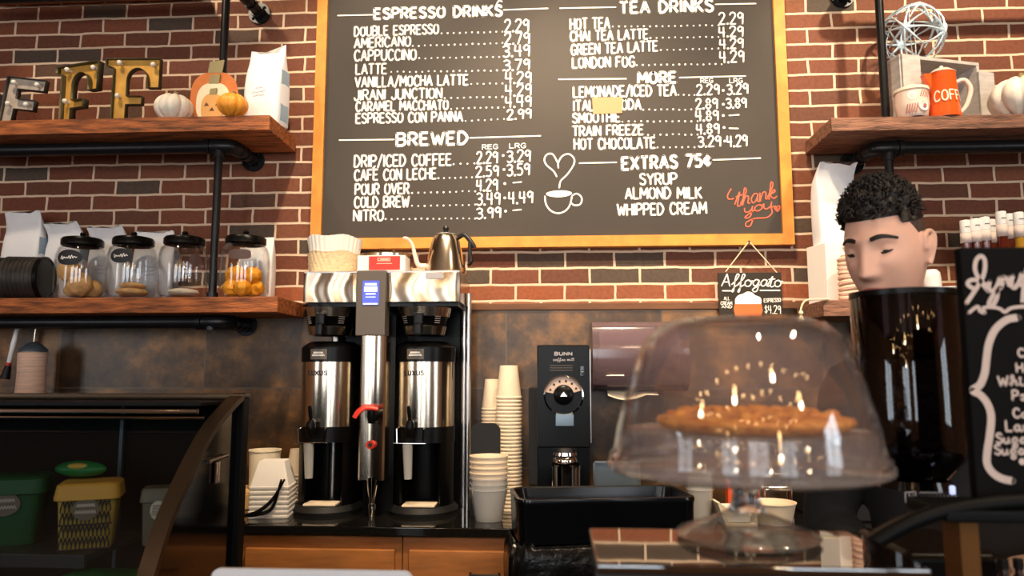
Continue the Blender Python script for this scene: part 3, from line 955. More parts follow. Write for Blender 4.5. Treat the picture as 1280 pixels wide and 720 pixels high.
head('ESPRESSO DRINKS', (468, 23.5, 627, 19.5, 12.5), ((422, 19.5, 467, 18.5), (629, 12.5, 685, 10.5)))
head('BREWED', (496, 182, 584, 180, 15), ((424, 175.2, 493, 174.4), (587, 172.4, 676, 169.8)))
head('TEA DRINKS', (775, 16.5, 891, 14, 14), ((700, 10.3, 770, 9), (894, 5.5, 945, 4.5)))
head('MORE', (798, 104, 845, 103, 13), ((698, 99.2, 783, 98.4), (849, 97, 932, 95)))
head('EXTRAS 75c|', (778, 212, 888, 208, 15), ((724, 204, 771, 203), (891, 200, 951, 197.6)))
for text, a, dt, pr, p2 in (
        ('DOUBLE ESPRESSO', (443, 45.3, 548, 42, 11.5), (552, 41.5, 628, 40), ('2.29', 631, 40, 661, 39.2, 15), None),
        ('AMERICANO', (443, 60, 513, 57.5, 12), (516, 57.5, 628, 54), ('2.79', 631, 55.5, 662, 54.5, 14), None),
        ('CAPPUCCINO', (443, 76, 520, 74.5, 13), (524, 73, 624, 71), ('3.49', 629, 71.5, 662, 70, 14), None),
        ('LATTE', (445, 93, 483, 92, 12.5), (489, 90, 629, 88), ('3.79', 630, 88.5, 662, 87, 13), None),
        ('VANILLA/MOCHA LATTE', (444, 109, 585, 106, 12.5), (589, 105, 628, 104), ('4.29', 632, 104.8, 664, 103.8, 14), None),
        ('JIRANI JUNCTION', (443, 125.3, 552, 122.5, 12.5), (556, 122.5, 628, 121), ('4.29', 632, 120.5, 664, 119, 14), None),
        ('CARAMEL MACCHIATO', (445, 139, 560, 137, 11.5), (564, 136, 630, 134), ('4.49', 632, 134.3, 664, 133.3, 13), None),
        ('ESPRESSO CON PANNA', (445, 154, 578, 151.5, 12), (582, 151, 630, 149), ('2.99', 634, 149.5, 664, 148, 12), None),
        ('DRIP/ICED COFFEE', (443, 208.6, 564, 206.5, 14), (567, 205, 593, 204), ('2.29', 596, 204.6, 622, 203.5, 14), ('3.29', 634, 203, 663, 201.5, 14, 629, 194.5)),
        ('CAFE CON LECHE', (443, 225.6, 545, 223.5, 13), (548, 223, 590, 222), ('2.59', 595, 221.3, 623, 220, 13), ('3.59', 634, 220, 662, 218.5, 14, 630, 212)),
        ('POUR OVER', (444, 243.3, 511, 242, 13), (515, 241, 594, 239), ('4.29', 596, 239.3, 622, 238, 14), (None, 641, 228.5, 652, 227.5, 0, 631, 229.5)),
        ('COLD BREW', (443, 259.3, 511, 258.5, 13), (515, 257.5, 594, 256), ('3.49', 596, 256.8, 625, 255.5, 15), ('4.49', 636, 255, 666, 253.5, 14.5, 631, 247.5)),
        ('NITRO', (442, 276.3, 479, 275.5, 13), (482, 273.8, 594, 273), ('3.99', 596, 273.6, 626, 272, 13), (None, 641, 263, 652, 262, 0, 632, 264)),
        ('HOT TEA', (713, 37, 762, 35.3, 13.5), (766, 33.5, 898, 31.5), ('2.29', 899, 30.5, 929, 29.5, 14), None),
        ('CHAI TEA LATTE', (713, 51.3, 810, 48.5, 12), (813, 47.5, 898, 46), ('4.29', 899, 46.5, 929, 45.5, 12.5), None),
        ('GREEN TEA LATTE', (714, 68.6, 822, 63.8, 12.5), (826, 62.5, 898, 60.8), ('4.29', 900, 61.5, 929, 60, 12), None),
        ('LONDON FOG', (716, 85, 793, 83, 12.5), (796, 81.5, 902, 80), ('4.29', 900, 78.8, 930, 77.3, 14), None),
        ('LEMONADE/ICED TEA', (717, 121.6, 845, 119.3, 13), (848, 118.8, 868, 118.5), ('2.29', 871, 119, 899, 118, 12.5), ('3.29', 909, 118.5, 935, 117, 12.5, 904, 113)),
        ('ITALIAN SODA', (717, 138.5, 801, 136.5, 12.5), (804, 137, 864, 137), ('2.89', 870, 136.6, 897, 135.5, 12.5), ('3.89', 908, 135.5, 933, 134.5, 12, 904, 130.5)),
        ('SMOOTHIE', (716, 153.6, 775, 152, 11.5), (778, 152, 872, 151.5), ('4.89', 870, 151.5, 898, 150.5, 12.5), (None, 911, 144.5, 924, 143.5, 0, 904, 144.5)),
        ('TRAIN FREEZE', (716, 170, 804, 168, 12), (810, 168.5, 872, 168), ('4.89', 871, 168, 899, 167, 12.5), (None, 911, 160.3, 923, 160.8, 0, 905, 159.5)),
        ('HOT CHOCOLATE', (718, 186.6, 819, 185, 13), (822, 184.5, 868, 184), ('3.29', 873, 184, 901, 182.8, 13), ('4.29', 909, 183.8, 934, 182.5, 13.5, 906, 176.5))):
    mb = MB()
    put(mb, text, *a)
    if text == 'CAFE CON LECHE':
        put(mb, "-", 466, 211.5, 469, 208.5, 2)
    dots(mb, *dt)
    put(mb, pr[0], *pr[1:], w=0.0072)
    if p2:
        if p2[0]:
            put(mb, p2[0], *p2[1:6], w=0.0072)
        else:
            rule(mb, *p2[1:5])
        p = P(p2[6], p2[7])
        mb.dot(p.x, p.z, 0.0062, f3b)
    mb.build('menu_line', M['chalk'], menu)
for text, a in (('SYRUP', (800, 231, 846, 230, 13.5)), ('ALMOND MILK', (782, 248.4, 877, 247.8, 13.5)), ('WHIPPED CREAM', (772, 269.3, 883, 267, 14))):
    mb = MB()
    put(mb, text, *a)
    mb.build('menu_line', M['chalk'], menu)
for a, b in (((603, 186.5, 622, 186, 5.5), (637, 185.2, 657, 184.6, 5.5)), ((876, 103.6, 891, 103.2, 5.5), (912, 103.6, 928, 103.2, 5.5))):
    mb = MB()
    put(mb, 'REG', *a, w=0.004)
    put(mb, 'LRG', *b, w=0.004)
    mb.build('size_heading', M['chalk'], menu)


def freehand(mb, pts, w, smooth=5, closed=False):
    q = [tuple(P(*p).xz) for p in pts]
    q = catmull(q, smooth, closed) if smooth else q
    if closed:
        q.append(q[0])
    mb.stroke(q, w, f3b)


mb = MB()
freehand(mb, [(620, 7), (622, 3), (624, 1), (628, 2)], 0.007)
freehand(mb, [(696, 221), (692, 214), (683, 206), (680.5, 199), (684, 193), (691, 193), (697, 203)], 0.0068)
freehand(mb, [(698, 210), (698, 203), (703, 195), (711, 192.5), (717.5, 198), (717, 206), (709, 218), (701, 226), (699, 235)], 0.0068)
freehand(mb, [(683, 242), (690, 239.5), (700, 238.5), (709, 239.2), (714.5, 241.5), (709, 244.5), (699, 246), (688, 245)], 0.004, closed=True)
mb.poly([tuple(P(*p).xz) for p in catmull([(683, 242), (690, 239.5), (700, 238.5), (709, 239.2), (714.5, 241.5), (709, 244.5), (699, 246), (688, 245)], 4, True)], f3b)
freehand(mb, [(681, 245), (682.5, 255), (688, 263), (697, 266.5), (706, 264), (712, 257), (715, 245)], 0.0068)
freehand(mb, [(715.5, 244.5), (721, 242), (727, 247), (725.5, 255), (718, 256.5), (713.5, 253)], 0.0068)
mb.build('coffee_cup_drawing', M['chalk'], menu)

mb = MB()
put(mb, 'thank', 919, 259, 967, 248.5, 21, w=0.005, cursive=True, slant=0.1)
put(mb, 'you', 930, 267.5, 963, 260, 14, w=0.005, cursive=True, slant=0.1)
freehand(mb, [(914, 236), (909.5, 244), (911, 249), (918, 248)], 0.005)
freehand(mb, [(963, 258), (965, 266), (958, 272), (944, 273), (933, 278), (933, 283), (938, 282), (941, 274)], 0.005)
freehand(mb, [(972, 262), (970, 258.5), (968.5, 258), (968.5, 260.5), (972, 264), (974.5, 260), (974, 257.5), (972, 258.5)], 0.006)
mb.build('thank_you_lettering', M['chalk_red'], menu)
na = [P(740, 122), P(778.5, 121.5), P(777.5, 141.5), P(741.5, 143)]
nt_ = MB().prism([(p.x, p.z) for p in na], TY - 0.001, TY - 0.0025).build('paper_note', M['note'], menu)
nt_['label'] = 'beige paper note taped over the word Italian'

# small hanging sign
sg = thing('hanging_sign', 'small dark Affogato chalkboard sign hung by a string below the menu', 'sign', (at(938, 372, 3.165).x, 3.165, at(938, 404, 3.165).z))
SX, SZ = sg.location.x, sg.location.z
ST = 3.1575
f3s = lambda a, b: Vector((a - SX, ST - 3.165, b - SZ))
Q = lambda px, py: at(px, py, ST)
a, b = at(897.5, 341, 3.16), at(979, 403, 3.16)
MB().box(((a.x + b.x) / 2 - SX, 0, (a.z + b.z) / 2 - SZ), (b.x - a.x, 0.013, a.z - b.z), bev=0.002).build('slate', M['brownboard'], sg)
nail = at(936, 302, 3.146)
MB().cyl((nail.x - SX, 3.148 - 3.165, nail.z - SZ), (nail.x - SX, 3.138 - 3.165, nail.z - SZ), 0.004, n=10).build('nail', M['iron'], sg)
for ex, ey in ((907, 340), (971, 341)):
    e = at(ex, ey, 3.158)
    MB().tube([(nail.x - SX, 3.142 - 3.165, nail.z - SZ), (e.x - SX, 3.158 - 3.165, e.z - SZ + 0.001)], 0.0024, 6).build('string', M['rope'], sg)


class Off(MB):
    pass


def swrite(mb, text, x0, y0, x1, y1, cap, w, **k):
    p0, p1 = Q(x0, y0), Q(x1, y1)
    c = Q(x0, y0 - cap).z - p0.z
    o = Vector((SX, 3.165, SZ))
    write(mb, text, p0 - o, p1 - o, c, w, **k)


mb = MB()
swrite(mb, 'Affogato', 902, 357.5, 974, 358.5, 15, 0.0048, cursive=True, slant=0.15)
for x0, x1, y in ((903, 914, 363.5), (950, 975, 363)):
    p, q = Q(x0, y), Q(x1, y)
    mb.stroke([(p.x, p.z), (q.x, q.z)], 0.0055, f3s)
swrite(mb, 'ALL', 905, 375, 912, 375, 4, 0.002)
swrite(mb, 'CREAM', 901, 381, 915, 381, 4, 0.0025)
swrite(mb, 'AND', 902, 385, 915, 385, 3, 0.0025)
swrite(mb, 'ESPRESSO', 955, 378, 976, 377, 4.5, 0.0028)
swrite(mb, '$4.29', 956, 392, 976, 392, 10, 0.0032)
mb.build('lettering', M['chalk'], sg)
mb = MB()
pts = [(919, 381), (919, 374), (923, 369), (929, 367), (934, 364.5), (940, 365.5), (944, 369), (950, 371.5), (952, 376), (951, 381)]
mb.poly([tuple(Q(*p).xz) for p in catmull(pts, 3)], f3s)
mb.build('ice_cream_drawing', M['chalk'], sg)
mb = MB()
pts = [(918, 380), (952, 380), (953.5, 388), (951, 396), (944, 399.5), (927, 399.5), (919, 395), (917, 387)]
mb.poly([tuple(Q(*p).xz) for p in pts], lambda a, b: Vector((a - SX, ST - 0.0008 - 3.165, b - SZ)))
mb.build('cup_drawing', M['chalk_orange'], sg)

# ------------------------------------------------------------------ things on the upper left shelf
def channel_letter(name, label, outline, w, h, face_m, rim_m, bulbs, loc, rotz=0.0, tilt=0.0, depth=0.022):
    """open-faced metal letter: a face plate at the back, a rim standing forward around it, bulbs on the face"""
    t = thing(name, label, 'metal letter', loc, rotz)
    poly = [(u * w - w / 2, v * h) for u, v in outline]
    ct_, st_ = math.cos(tilt), math.sin(tilt)
    poly = [(a * ct_ + b * st_, b * ct_ - a * st_) for a, b in poly]
    lo = min(b for a, b in poly)
    poly = [(a, b - lo) for a, b in poly]
    MB().prism(poly, 0.0, 0.006).build('letter_face', face_m, t)
    rim = MB()
    n = len(poly)
    A = [rim.bm.verts.new((a, 0.006, b)) for a, b in poly]
    B = [rim.bm.verts.new((a, -depth, b)) for a, b in poly]
    for k in range(n):
        rim.bm.faces.new((A[k], A[(k + 1) % n], B[(k + 1) % n], B[k]))
    rim.build('rim', rim_m, t, solid=0.0016)
    for u, v in bulbs:
        a, b = u * w - w / 2, v * h
        a, b = a * ct_ + b * st_, b * ct_ - a * st_ - lo
        m = MB().cyl((a, 0, b), (a, -0.014, b), 0.006, n=12)
        m.ball((a, -0.022, b), 0.0105, 14, 10)
        m.build('bulb', M['bulb_off'], t)
    return t


arch = [(0.60 + 0.19 * math.cos(a), 0.66 + 0.19 * math.sin(a)) for a in [PI - PI * k / 12 for k in range(13)]]
SERIF_F = [(0.15, 0), (0.41, 0), (0.41, 0.29), (0.70, 0.29), (0.70, 0.42), (0.41, 0.42)] + arch + [(0.79, 0.545), (1, 0.545), (1, 1), (0, 1), (0, 0.9), (0.15, 0.86)]
PLAIN_F = [(0, 0), (0.32, 0), (0.32, 0.33), (0.82, 0.33), (0.82, 0.55), (0.32, 0.55), (0.32, 0.76), (1, 0.76), (1, 1), (0, 1)]
ringpts = [(0.5 + 0.5 * math.cos(2 * PI * k / 32), 0.5 + 0.5 * math.sin(2 * PI * k / 32)) for k in range(33)] + \
          [(0.5 + 0.22 * math.cos(-2 * PI * k / 32), 0.5 + 0.26 * math.sin(-2 * PI * k / 32)) for k in range(33)]
Y = 2.95
channel_letter('metal_letter', 'gold metal letter F with arched top, nearest the white pumpkin', SERIF_F, 0.232, 0.285, M['brass'], M['brass_dark'],
               ((0.26, 0.93), (0.88, 0.9), (0.26, 0.42)), (ax(166, Y, 2.6), Y, UL + 0.002), R(3))
channel_letter('metal_letter', 'gold metal letter F with arched top, between the silver F and the other gold letter', SERIF_F, 0.232, 0.275, M['brass'], M['brass_dark'],
               ((0.26, 0.93), (0.88, 0.9), (0.26, 0.42)), (ax(95, Y, 2.6), Y + 0.02, UL + 0.002), R(-14), depth=0.026)
channel_letter('metal_letter', 'smaller leaning silver metal letter F with dark rim', PLAIN_F, 0.17, 0.205, M['silver_old'], M['silver_dark'],
               ((0.2, 0.88), (0.8, 0.88), (0.16, 0.42), (0.62, 0.44)), (ax(32, Y, 2.6), Y - 0.02, UL + 0.002), R(2), tilt=R(7))
channel_letter('metal_letter', 'silver metal letter at the left edge of the photo, mostly cut off', ringpts, 0.2, 0.2, M['silver_old'], M['silver_dark'],
               ((0.5, 0.88), (0.86, 0.5)), (ax(-30, Y, 2.6), Y + 0.03, UL + 0.002))


def pumpkin(label, loc, rx, rz, m, stem_m, ribs=9, lobes=0.09):
    t = thing('pumpkin', label, 'pumpkin', loc)
    f = lambda lo, la: (1 - lobes * abs(math.cos(ribs * lo / 2)) ** 6) * (1 - 0.16 * math.exp(-((PI / 2 - la) / 0.35) ** 2))
    MB().ball((0, 0, rz * 0.97), (rx, rx, rz), ribs * 8, 18, f).build('body', m, t)
    MB().tube([(0, 0, rz * 1.6), (0.002, 0, rz * 1.9), (0.008, -0.003, rz * 2.12)], [0.014, 0.008, 0.009], 8, smooth=3).build('stem', stem_m, t)
    return t


pumpkin('white ribbed pumpkin on the upper left shelf beside the gold letter', (ax(218, 2.93, 2.58), 2.93, UL + 0.001), 0.079, 0.062, M['pumpkin_white'], M['stem'])
pumpkin('small orange pumpkin beside the white coffee bag', (ax(291, 2.876, 2.56), 2.876, UL + 0.001), 0.062, 0.05, M['pumpkin_orange'], M['stem'], 8)

dec = thing('wooden_pumpkin', 'nested wooden pumpkin cut-out in orange, cream and tan with green stem', 'ornament', (ax(267, 2.951, 2.6), 2.951, UL + 0.001))


def pump_outline(w, h):
    return [(0.5 * w * math.copysign(abs(math.cos(a)) ** 0.75, math.cos(a)), h * 0.5 + 0.5 * h * math.copysign(abs(math.sin(a)) ** 0.8, math.sin(a)))
            for a in [2 * PI * k / 40 for k in range(40)]]


for w, h, m, d in ((0.205, 0.225, 'orange_wood', 0.0), (0.145, 0.175, 'cream_wood', -0.006), (0.095, 0.125, 'tan_wood', -0.012)):
    p = MB().prism(pump_outline(w, h), d, d + (0.008 if d == 0 else 0.006)).build('layer', M[m], dec)
    p['label'] = m.split('_')[0] + ' layer'
    sw = w * 0.30
    MB().prism([(-sw / 2, h - 0.004), (sw / 2, h - 0.004), (sw * 0.62, h + sw * 0.85), (-sw * 0.38, h + sw * 0.75)], d - 0.001, d + 0.005).build('stem', M['sage'], p)
fce = MB()
for a, b in ((-0.024, 0.072), (0.024, 0.072), (0, 0.05)):
    fce.prism([(a - 0.011, b), (a + 0.011, b), (a, b + 0.016)], -0.0128, -0.012)
fce.build('carved_face', M['trim'], dec)


def coffee_bag(label, loc, w, d, h, rotz=0.0, lean=0.0, peaks=0.02, side=True, group=None, sag=0.0):
    t = thing('coffee_bag', label, 'coffee bag', loc, rotz, group)
    n = 40

    def ring(z, sw, sd, dy=0, pk=0):
        out = []
        for k in range(n):
            a = 2 * PI * k / n
            ca, sa = math.cos(a), math.sin(a)
            X = w / 2 * sw * math.copysign(abs(ca) ** 0.35, ca)
            Yy = d / 2 * sd * math.copysign(abs(sa) ** 0.35, sa)
            zz = z + pk * (abs(X) / (w / 2)) ** 2.2 + (0.006 * math.sin(X * 95 + 1) if pk else 0)
            nz = mnoise.noise(Vector((X * 12, Yy * 12, z * 9 + loc[0] * 7))) * 0.006 * (z / h)
            out.append((X, Yy + dy + nz, zz))
        return out
    prof = [(0.0, 0.97, 0.96, 0), (0.02, 1.0, 1.0, 0), (0.3, 1.02, 1.04, 0), (0.55, 1.02, 1.0, 0), (0.7, 1.01, 0.84, 0), (0.8, 1.0, 0.6, 0),
            (0.88, 0.99, 0.34, 0.25), (0.95, 0.985, 0.14, 0.65), (1.0, 0.98, 0.05, 1.0)]
    mb = MB()
    rings = []
    for z, sw, sd, q in prof:
        dz = -sag * q
        rings.append([mb.bm.verts.new(v) for v in ring(z * h + dz, sw, sd, -lean * q, peaks * q)])
    mb.skin_rings(rings)
    mb.build('bag', M['bag_white'], t, ang=60)
    if side:
        g = MB()
        g.grid(lambda u, v: Vector((w / 2 * 1.012 + 0.002 * math.sin(u * 9), (v - 0.5) * d * 0.55, 0.02 + u * h * 0.68)), 8, 4)
        g.build('gusset', M['bag_blue'], t)
    pr = MB()
    fy = -d / 2 * 1.06
    f3 = lambda a, b: Vector((a, fy, b))
    for i, (z, hw) in enumerate(((0.5, 0.11), (0.44, 0.2), (0.39, 0.16))):
        x = -w * hw
        pts = []
        while x < w * hw:
            pts.append((x, h * z + random.uniform(-0.004, 0.004)))
            x += 0.006
        pr.stroke(pts, 0.0024, f3)
    pr.build('print', M['bag_print'], t)
    return t


coffee_bag('tall white paper coffee bag at the right end of the upper left shelf', (ax(333, 3.03, 2.6), 3.03, UL + 0.001), 0.178, 0.1, 0.33, R(-14), peaks=0.035)

# ------------------------------------------------------------------ things on the lower left shelf
for px, w, h, rz, ln, lab in ((27, 0.178, 0.4, -6, 0.03, 'tallest white coffee bag, leftmost on the lower left shelf'),
                              (80, 0.172, 0.345, -8, 0.05, 'white coffee bag behind the first glass jar'),
                              (135, 0.172, 0.325, -6, 0.05, 'white coffee bag behind the second glass jar'),
                              (193, 0.18, 0.305, 0, 0.03, 'white coffee bag behind the third glass jar')):
    coffee_bag(lab, (ax(px, 3.1, 1.95), 3.115, LL + 0.001), w, 0.085, h, R(rz), ln, 0.006, True, 'white coffee bags behind the jars')
coffee_bag('short white coffee bag behind the jar right of the pipe post', (ax(321, 3.125, 1.9), 3.125, LL + 0.001), 0.15, 0.07, 0.285, 0, 0.0, 0.0, False)

for i, (px, Yc, lab) in enumerate(((-20, 2.96, 'ribbed black tin lying on its side at the left edge of the photo'), (33, 2.95, 'ribbed black tin lying on its side beside the first glass jar'))):
    t = thing('round_tin', lab, 'tin', (ax(px, Yc, 1.85), Yc, LL + 0.001), R(100))
    prof = [(0.0, -0.07), (0.084, -0.07), (0.09, -0.066)]
    for k in range(7):
        z = -0.06 + k * 0.017
        prof += [(0.0895, z), (0.0895, z + 0.007), (0.0865, z + 0.01), (0.0865, z + 0.014)]
    b = MB().lathe(prof + [(0.0895, 0.062), (0.0, 0.062)], 48).build('tin_body', M['silver_dark'], t)
    b.location = (0, 0, 0.0915)
    b.rotation_euler = (0, PI / 2, -PI / 2 + R(0))
    l = MB().lathe([(0.0, 0.063), (0.0905, 0.063), (0.0905, 0.078), (0.084, 0.08), (0.08, 0.076), (0.0, 0.076)], 48).build('lid', M['black'], t)
    l.location = (0, 0, 0.0915)
    l.rotation_euler = (0, PI / 2, -PI / 2)


def jar(label, px, Yc, lab_kind):
    t = thing('glass_jar', label, 'glass jar', (ax(px, Yc, 1.88), Yc, LL + 0.001), 0, 'glass jars on the lower left shelf')
    prof = [(0.0, 0.004), (0.07, 0.0), (0.088, 0.006), (0.097, 0.03), (0.099, 0.12), (0.097, 0.18), (0.088, 0.212), (0.074, 0.226), (0.07, 0.236),
            (0.066, 0.236), (0.07, 0.224), (0.084, 0.209), (0.093, 0.178), (0.095, 0.12), (0.093, 0.032), (0.082, 0.012), (0.0, 0.012)]
    MB().lathe(prof, 56, cap=False).build('glass_body', M['glass'], t)
    lid = MB().lathe([(0.0, 0.262), (0.06, 0.262), (0.075, 0.258), (0.081, 0.25), (0.081, 0.229), (0.077, 0.226), (0.077, 0.246), (0.0, 0.25)], 48).build('lid', M['black'], t)
    MB().lathe([(0.0, 0.286), (0.009, 0.285), (0.013, 0.279), (0.011, 0.272), (0.006, 0.268), (0.008, 0.2615), (0.0, 0.2615)], 20).build('knob', M['black'], lid)
    if lab_kind:
        kind, da, z0, hw, hh, m = lab_kind
        g = MB()
        rr = 0.1003

        def put3(a, b):
            q = da + a / rr
            return Vector((rr * math.sin(q), -rr * math.cos(q), z0 + b))
        n = 28
        ring = [(hw * math.copysign(abs(math.cos(2 * PI * k / n)) ** kind, math.cos(2 * PI * k / n)), hh * math.copysign(abs(math.sin(2 * PI * k / n)) ** kind, math.sin(2 * PI * k / n))) for k in range(n)]
        for s0, s1 in ((0.0, 0.35), (0.35, 0.7), (0.7, 1.0)):
            for k in range(n):
                a, b = ring[k], ring[(k + 1) % n]
                vs4 = [(a[0] * s0, a[1] * s0), (a[0] * s1, a[1] * s1), (b[0] * s1, b[1] * s1), (b[0] * s0, b[1] * s0)]
                if s0 == 0:
                    vs4 = vs4[1:3] + [(0, 0)]
                g.bm.faces.new([g.bm.verts.new(put3(*p)) for p in vs4])
        lb = g.build('jar_label', M[m], t)
        if kind == 1.0 and m == 'oval':
            w = MB()
            rr = 0.1012
            pts, x = [], -hw * 0.62
            while x < hw * 0.62:
                pts.append((x, 0.0075 * math.sin(x * 620) * (0.6 + 0.4 * math.sin(x * 170)) + 0.002 * math.sin(x * 90)))
                x += 0.0016
            w.stroke(pts, 0.003, put3)
            w.build('chalk_lettering', M['chalk'], lb)
    return t


J1 = jar('glass jar of round pastries with black oval label, leftmost of the jars', 101, 2.97, (1.0, R(6), 0.165, 0.052, 0.032, 'oval'))
J2 = jar('glass jar with black oval label and a few flat cookies at its bottom', 165, 2.97, (1.0, R(4), 0.17, 0.046, 0.03, 'oval'))
J3 = jar('glass jar left of the pipe post, nearly empty with a round brown label', 229, 2.97, (1.0, R(54), 0.155, 0.026, 0.028, 'brown_label'))
J4 = jar('glass jar of orange dried fruit right of the pipe post', 306, 2.97, (0.5, R(10), 0.172, 0.045, 0.02, 'brown_label'))


def lump(name, label, cat, j, dx, dy, z, r, m, group=None, flat=1.0):
    sd = random.uniform(0, 50)
    f = lambda lo, la: 1 + (0.3 if cat == 'dried fruit' else 0.10) * mnoise.noise(Vector((math.cos(lo) * math.cos(la) * 2 + sd, math.sin(lo) * math.cos(la) * 2, math.sin(la) * 2)))
    o = MB().ball((0, 0, 0), (r, r, r * flat), 24, 16, f).build(name, m, loc=(j.location.x + dx, j.location.y + dy, j.location.z + z))
    return tag(o, label, cat, group)


for dx, dy, z, r, lab in ((-0.04, -0.012, 0.118, 0.046, 'pale round pastry uppermost at the left in the first jar'), (-0.034, 0.0, 0.043, 0.03, 'small round pastry at the bottom left of the first jar'),
                          (0.02, -0.03, 0.062, 0.049, 'golden round pastry at the front of the first jar'), (0.036, 0.03, 0.05, 0.039, 'round pastry at the rear right of the first jar')):
    lump('round_pastry', lab, 'pastry', J1, dx, dy, z, r, M['cookie'])
for dx, dy, z, r, lab in ((0.012, -0.01, 0.031, 0.062, 'flat golden cookie lowest in the second jar'), (0.0, 0.012, 0.06, 0.05, 'flat golden cookie on top of another in the second jar')):
    lump('flat_cookie', lab, 'cookie', J2, dx, dy, z, r, M['cookie'], flat=0.29)
lump('pale_cookie', 'pale flat cookie at the bottom of the nearly empty jar', 'cookie', J3, 0.006, 0, 0.03, 0.06, M['cream'], flat=0.28)
for i, (dx, dy, z, r) in enumerate(((-0.046, -0.03, 0.044, 0.036), (0.012, -0.052, 0.043, 0.034), (0.056, 0.0, 0.044, 0.034), (0.004, 0.036, 0.044, 0.038),
                                    (-0.034, -0.014, 0.096, 0.038), (0.032, 0.022, 0.1, 0.036), (0.052, -0.03, 0.094, 0.03))):
    lump('dried_fruit', 'lumpy orange dried fruit piece in the jar right of the pipe post', 'dried fruit', J4, dx * 0.86, dy * 0.86, z, r, M['dried'], 'dried fruit pieces in the right jar')

# hanging below the lower left shelf
a = at(38, 487, 3.06)
t = thing('twine_spool', 'pink-beige twine spool hanging by a wire below the lower left shelf', 'twine spool', (a.x, 3.06, a.z - 0.02))
h0 = at(38, 440, 3.06).z - a.z + 0.02
MB().lathe([(0.0, 0.0), (0.05, 0.0), (0.056, 0.006), (0.054, h0 * 0.5), (0.057, h0 - 0.006), (0.05, h0), (0.0, h0)], 36).build('twine', M['twine'], t)
MB().lathe([(0.056, h0 + 0.0), (0.054, h0 + 0.012), (0.03, h0 + 0.034), (0.006, h0 + 0.044), (0.0, h0 + 0.044)], 30).build('cap', M['steel_blue'], t)
zt = 1.693 - a.z + 0.02
MB().tube([(0, 0, h0 + 0.04), (0.003, 0, h0 + 0.09), (0.012, 0, zt - 0.012), (0.012, 0, zt)], 0.004, 8, smooth=4).build('wire', M['steel'], t)
b0, b1 = at(8, 466, 3.1), at(23, 405, 3.1)
t = thing('hanging_brush', 'white handled brush with a red collar hanging left of the twine spool', 'brush', (b0.x, 3.1, b0.z))
d = b1 - b0
MB().tube([d * 0.2, d * 0.6, d * 0.97], [0.009, 0.011, 0.008], 12, smooth=3).build('handle', M['white_gloss'], t)
MB().cyl(d * 0.15, d * 0.21, 0.0105, n=14).build('collar', M['red'], t)
MB().cyl(-d * 0.12, d * 0.15, 0.02, 0.012, 16).build('bristles', M['black_soft'], t)
MB().tube([d * 0.96, d * 1.0, Vector((d.x, 0, 1.693 - b0.z))], 0.003, 6).build('hook', M['steel'], t)

# ------------------------------------------------------------------ the curved pastry case at the left
CXR, CXL = -0.81, -2.35
prof = []
for u, v in ((303, 491), (289, 504), (268, 530), (251, 560), (233, 600), (217, 640), (205, 680), (195, 720)):
    y = FPX * CXR / (u - 695.3)
    prof.append((y, at(u, v, y).z))
prof = catmull(prof, 3)
prof += [(1.425, 0.93), (1.42, 0.78)]
case = thing('pastry_case', 'dark refrigerated pastry case with curved glass front at the left', 'display case', (CXR, 1.7, 0))
off = lambda o: setattr(o, 'location', (-CXR, -1.7, 0))


def cpart(name, mb, m, solid=0.0):
    o = mb.build(name, m, case, loc=(-CXR, -1.7, 0), solid=solid)
    return o


def inset(pf, t):
    out = []
    for i, (y, z) in enumerate(pf):
        a, b = pf[max(0, i - 1)], pf[min(len(pf) - 1, i + 1)]
        dy, dz = b[0] - a[0], b[1] - a[1]
        l = math.hypot(dy, dz)
        out.append((y - dz / l * t, z + dy / l * t))
    return out


ins = inset(prof, 0.014)
ins2 = inset(prof, 0.004)
band = MB()
n = len(prof)
for x0, x1 in ((CXR - 0.036, CXR),):
    rows = [[band.bm.verts.new((x, p[0], p[1])) for x, p in ((x0, prof[i]), (x1, prof[i]), (x1, ins[i]), (x0, ins[i]))] for i in range(n)]
    band.skin_rings(rows)
cpart('end_frame', band, M['case_frame'])
g = MB()
for i in range(n - 1):
    a, b = ins2[i], ins2[i + 1]
    g.bm.faces.new([g.bm.verts.new(v) for v in ((CXL, a[0], a[1]), (CXR - 0.036, a[0], a[1]), (CXR - 0.036, b[0], b[1]), (CXL, b[0], b[1]))])
bmesh.ops.remove_doubles(g.bm, verts=g.bm.verts[:], dist=1e-5)
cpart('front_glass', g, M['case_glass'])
e = MB()
e.bm.faces.new([e.bm.verts.new((CXR - 0.016, y, z)) for y, z in ins2 + [(1.91, 0.78)]])
cpart('end_glass', e, M['black_gloss'])
cpart('rear_post', MB().box((CXR - 0.018, 1.925, 1.085), (0.036, 0.036, 0.62), bev=0.003), M['case_black'])
cpart('top_bar', MB().box(((CXL + CXR) / 2, 1.925, 1.392), (CXR - CXL, 0.05, 0.016), bev=0.003), M['case_frame'])
cpart('back_panel', MB().box(((CXL + CXR - 0.04) / 2, 1.93, 1.09), (CXR - CXL - 0.04, 0.012, 0.6)), M['case_black'])
cpart('base', MB().box(((CXL + CXR) / 2, 1.68, 0.39), (CXR - CXL, 0.52, 0.78), bev=0.006), M['case_black'])
cpart('deck', MB().box(((CXL + CXR) / 2 - 0.02, 1.68, 0.862), (CXR - CXL - 0.09, 0.46, 0.012)).box(((CXL + CXR) / 2 - 0.02, 1.68, 0.82), (CXR - CXL - 0.1, 0.4, 0.075)), M['case_black'])
cpart('hood', MB().box(((CXL + CXR - 0.04) / 2, 1.84, 1.379), (CXR - CXL - 0.04, 0.17, 0.01), bev=0.002), M['case_black'])
sh = cpart('shelf', MB().box(((CXL + CXR) / 2 - 0.11, 1.765, 1.048), (CXR - CXL - 0.23, 0.25, 0.014), bev=0.002), M['case_shelf'])
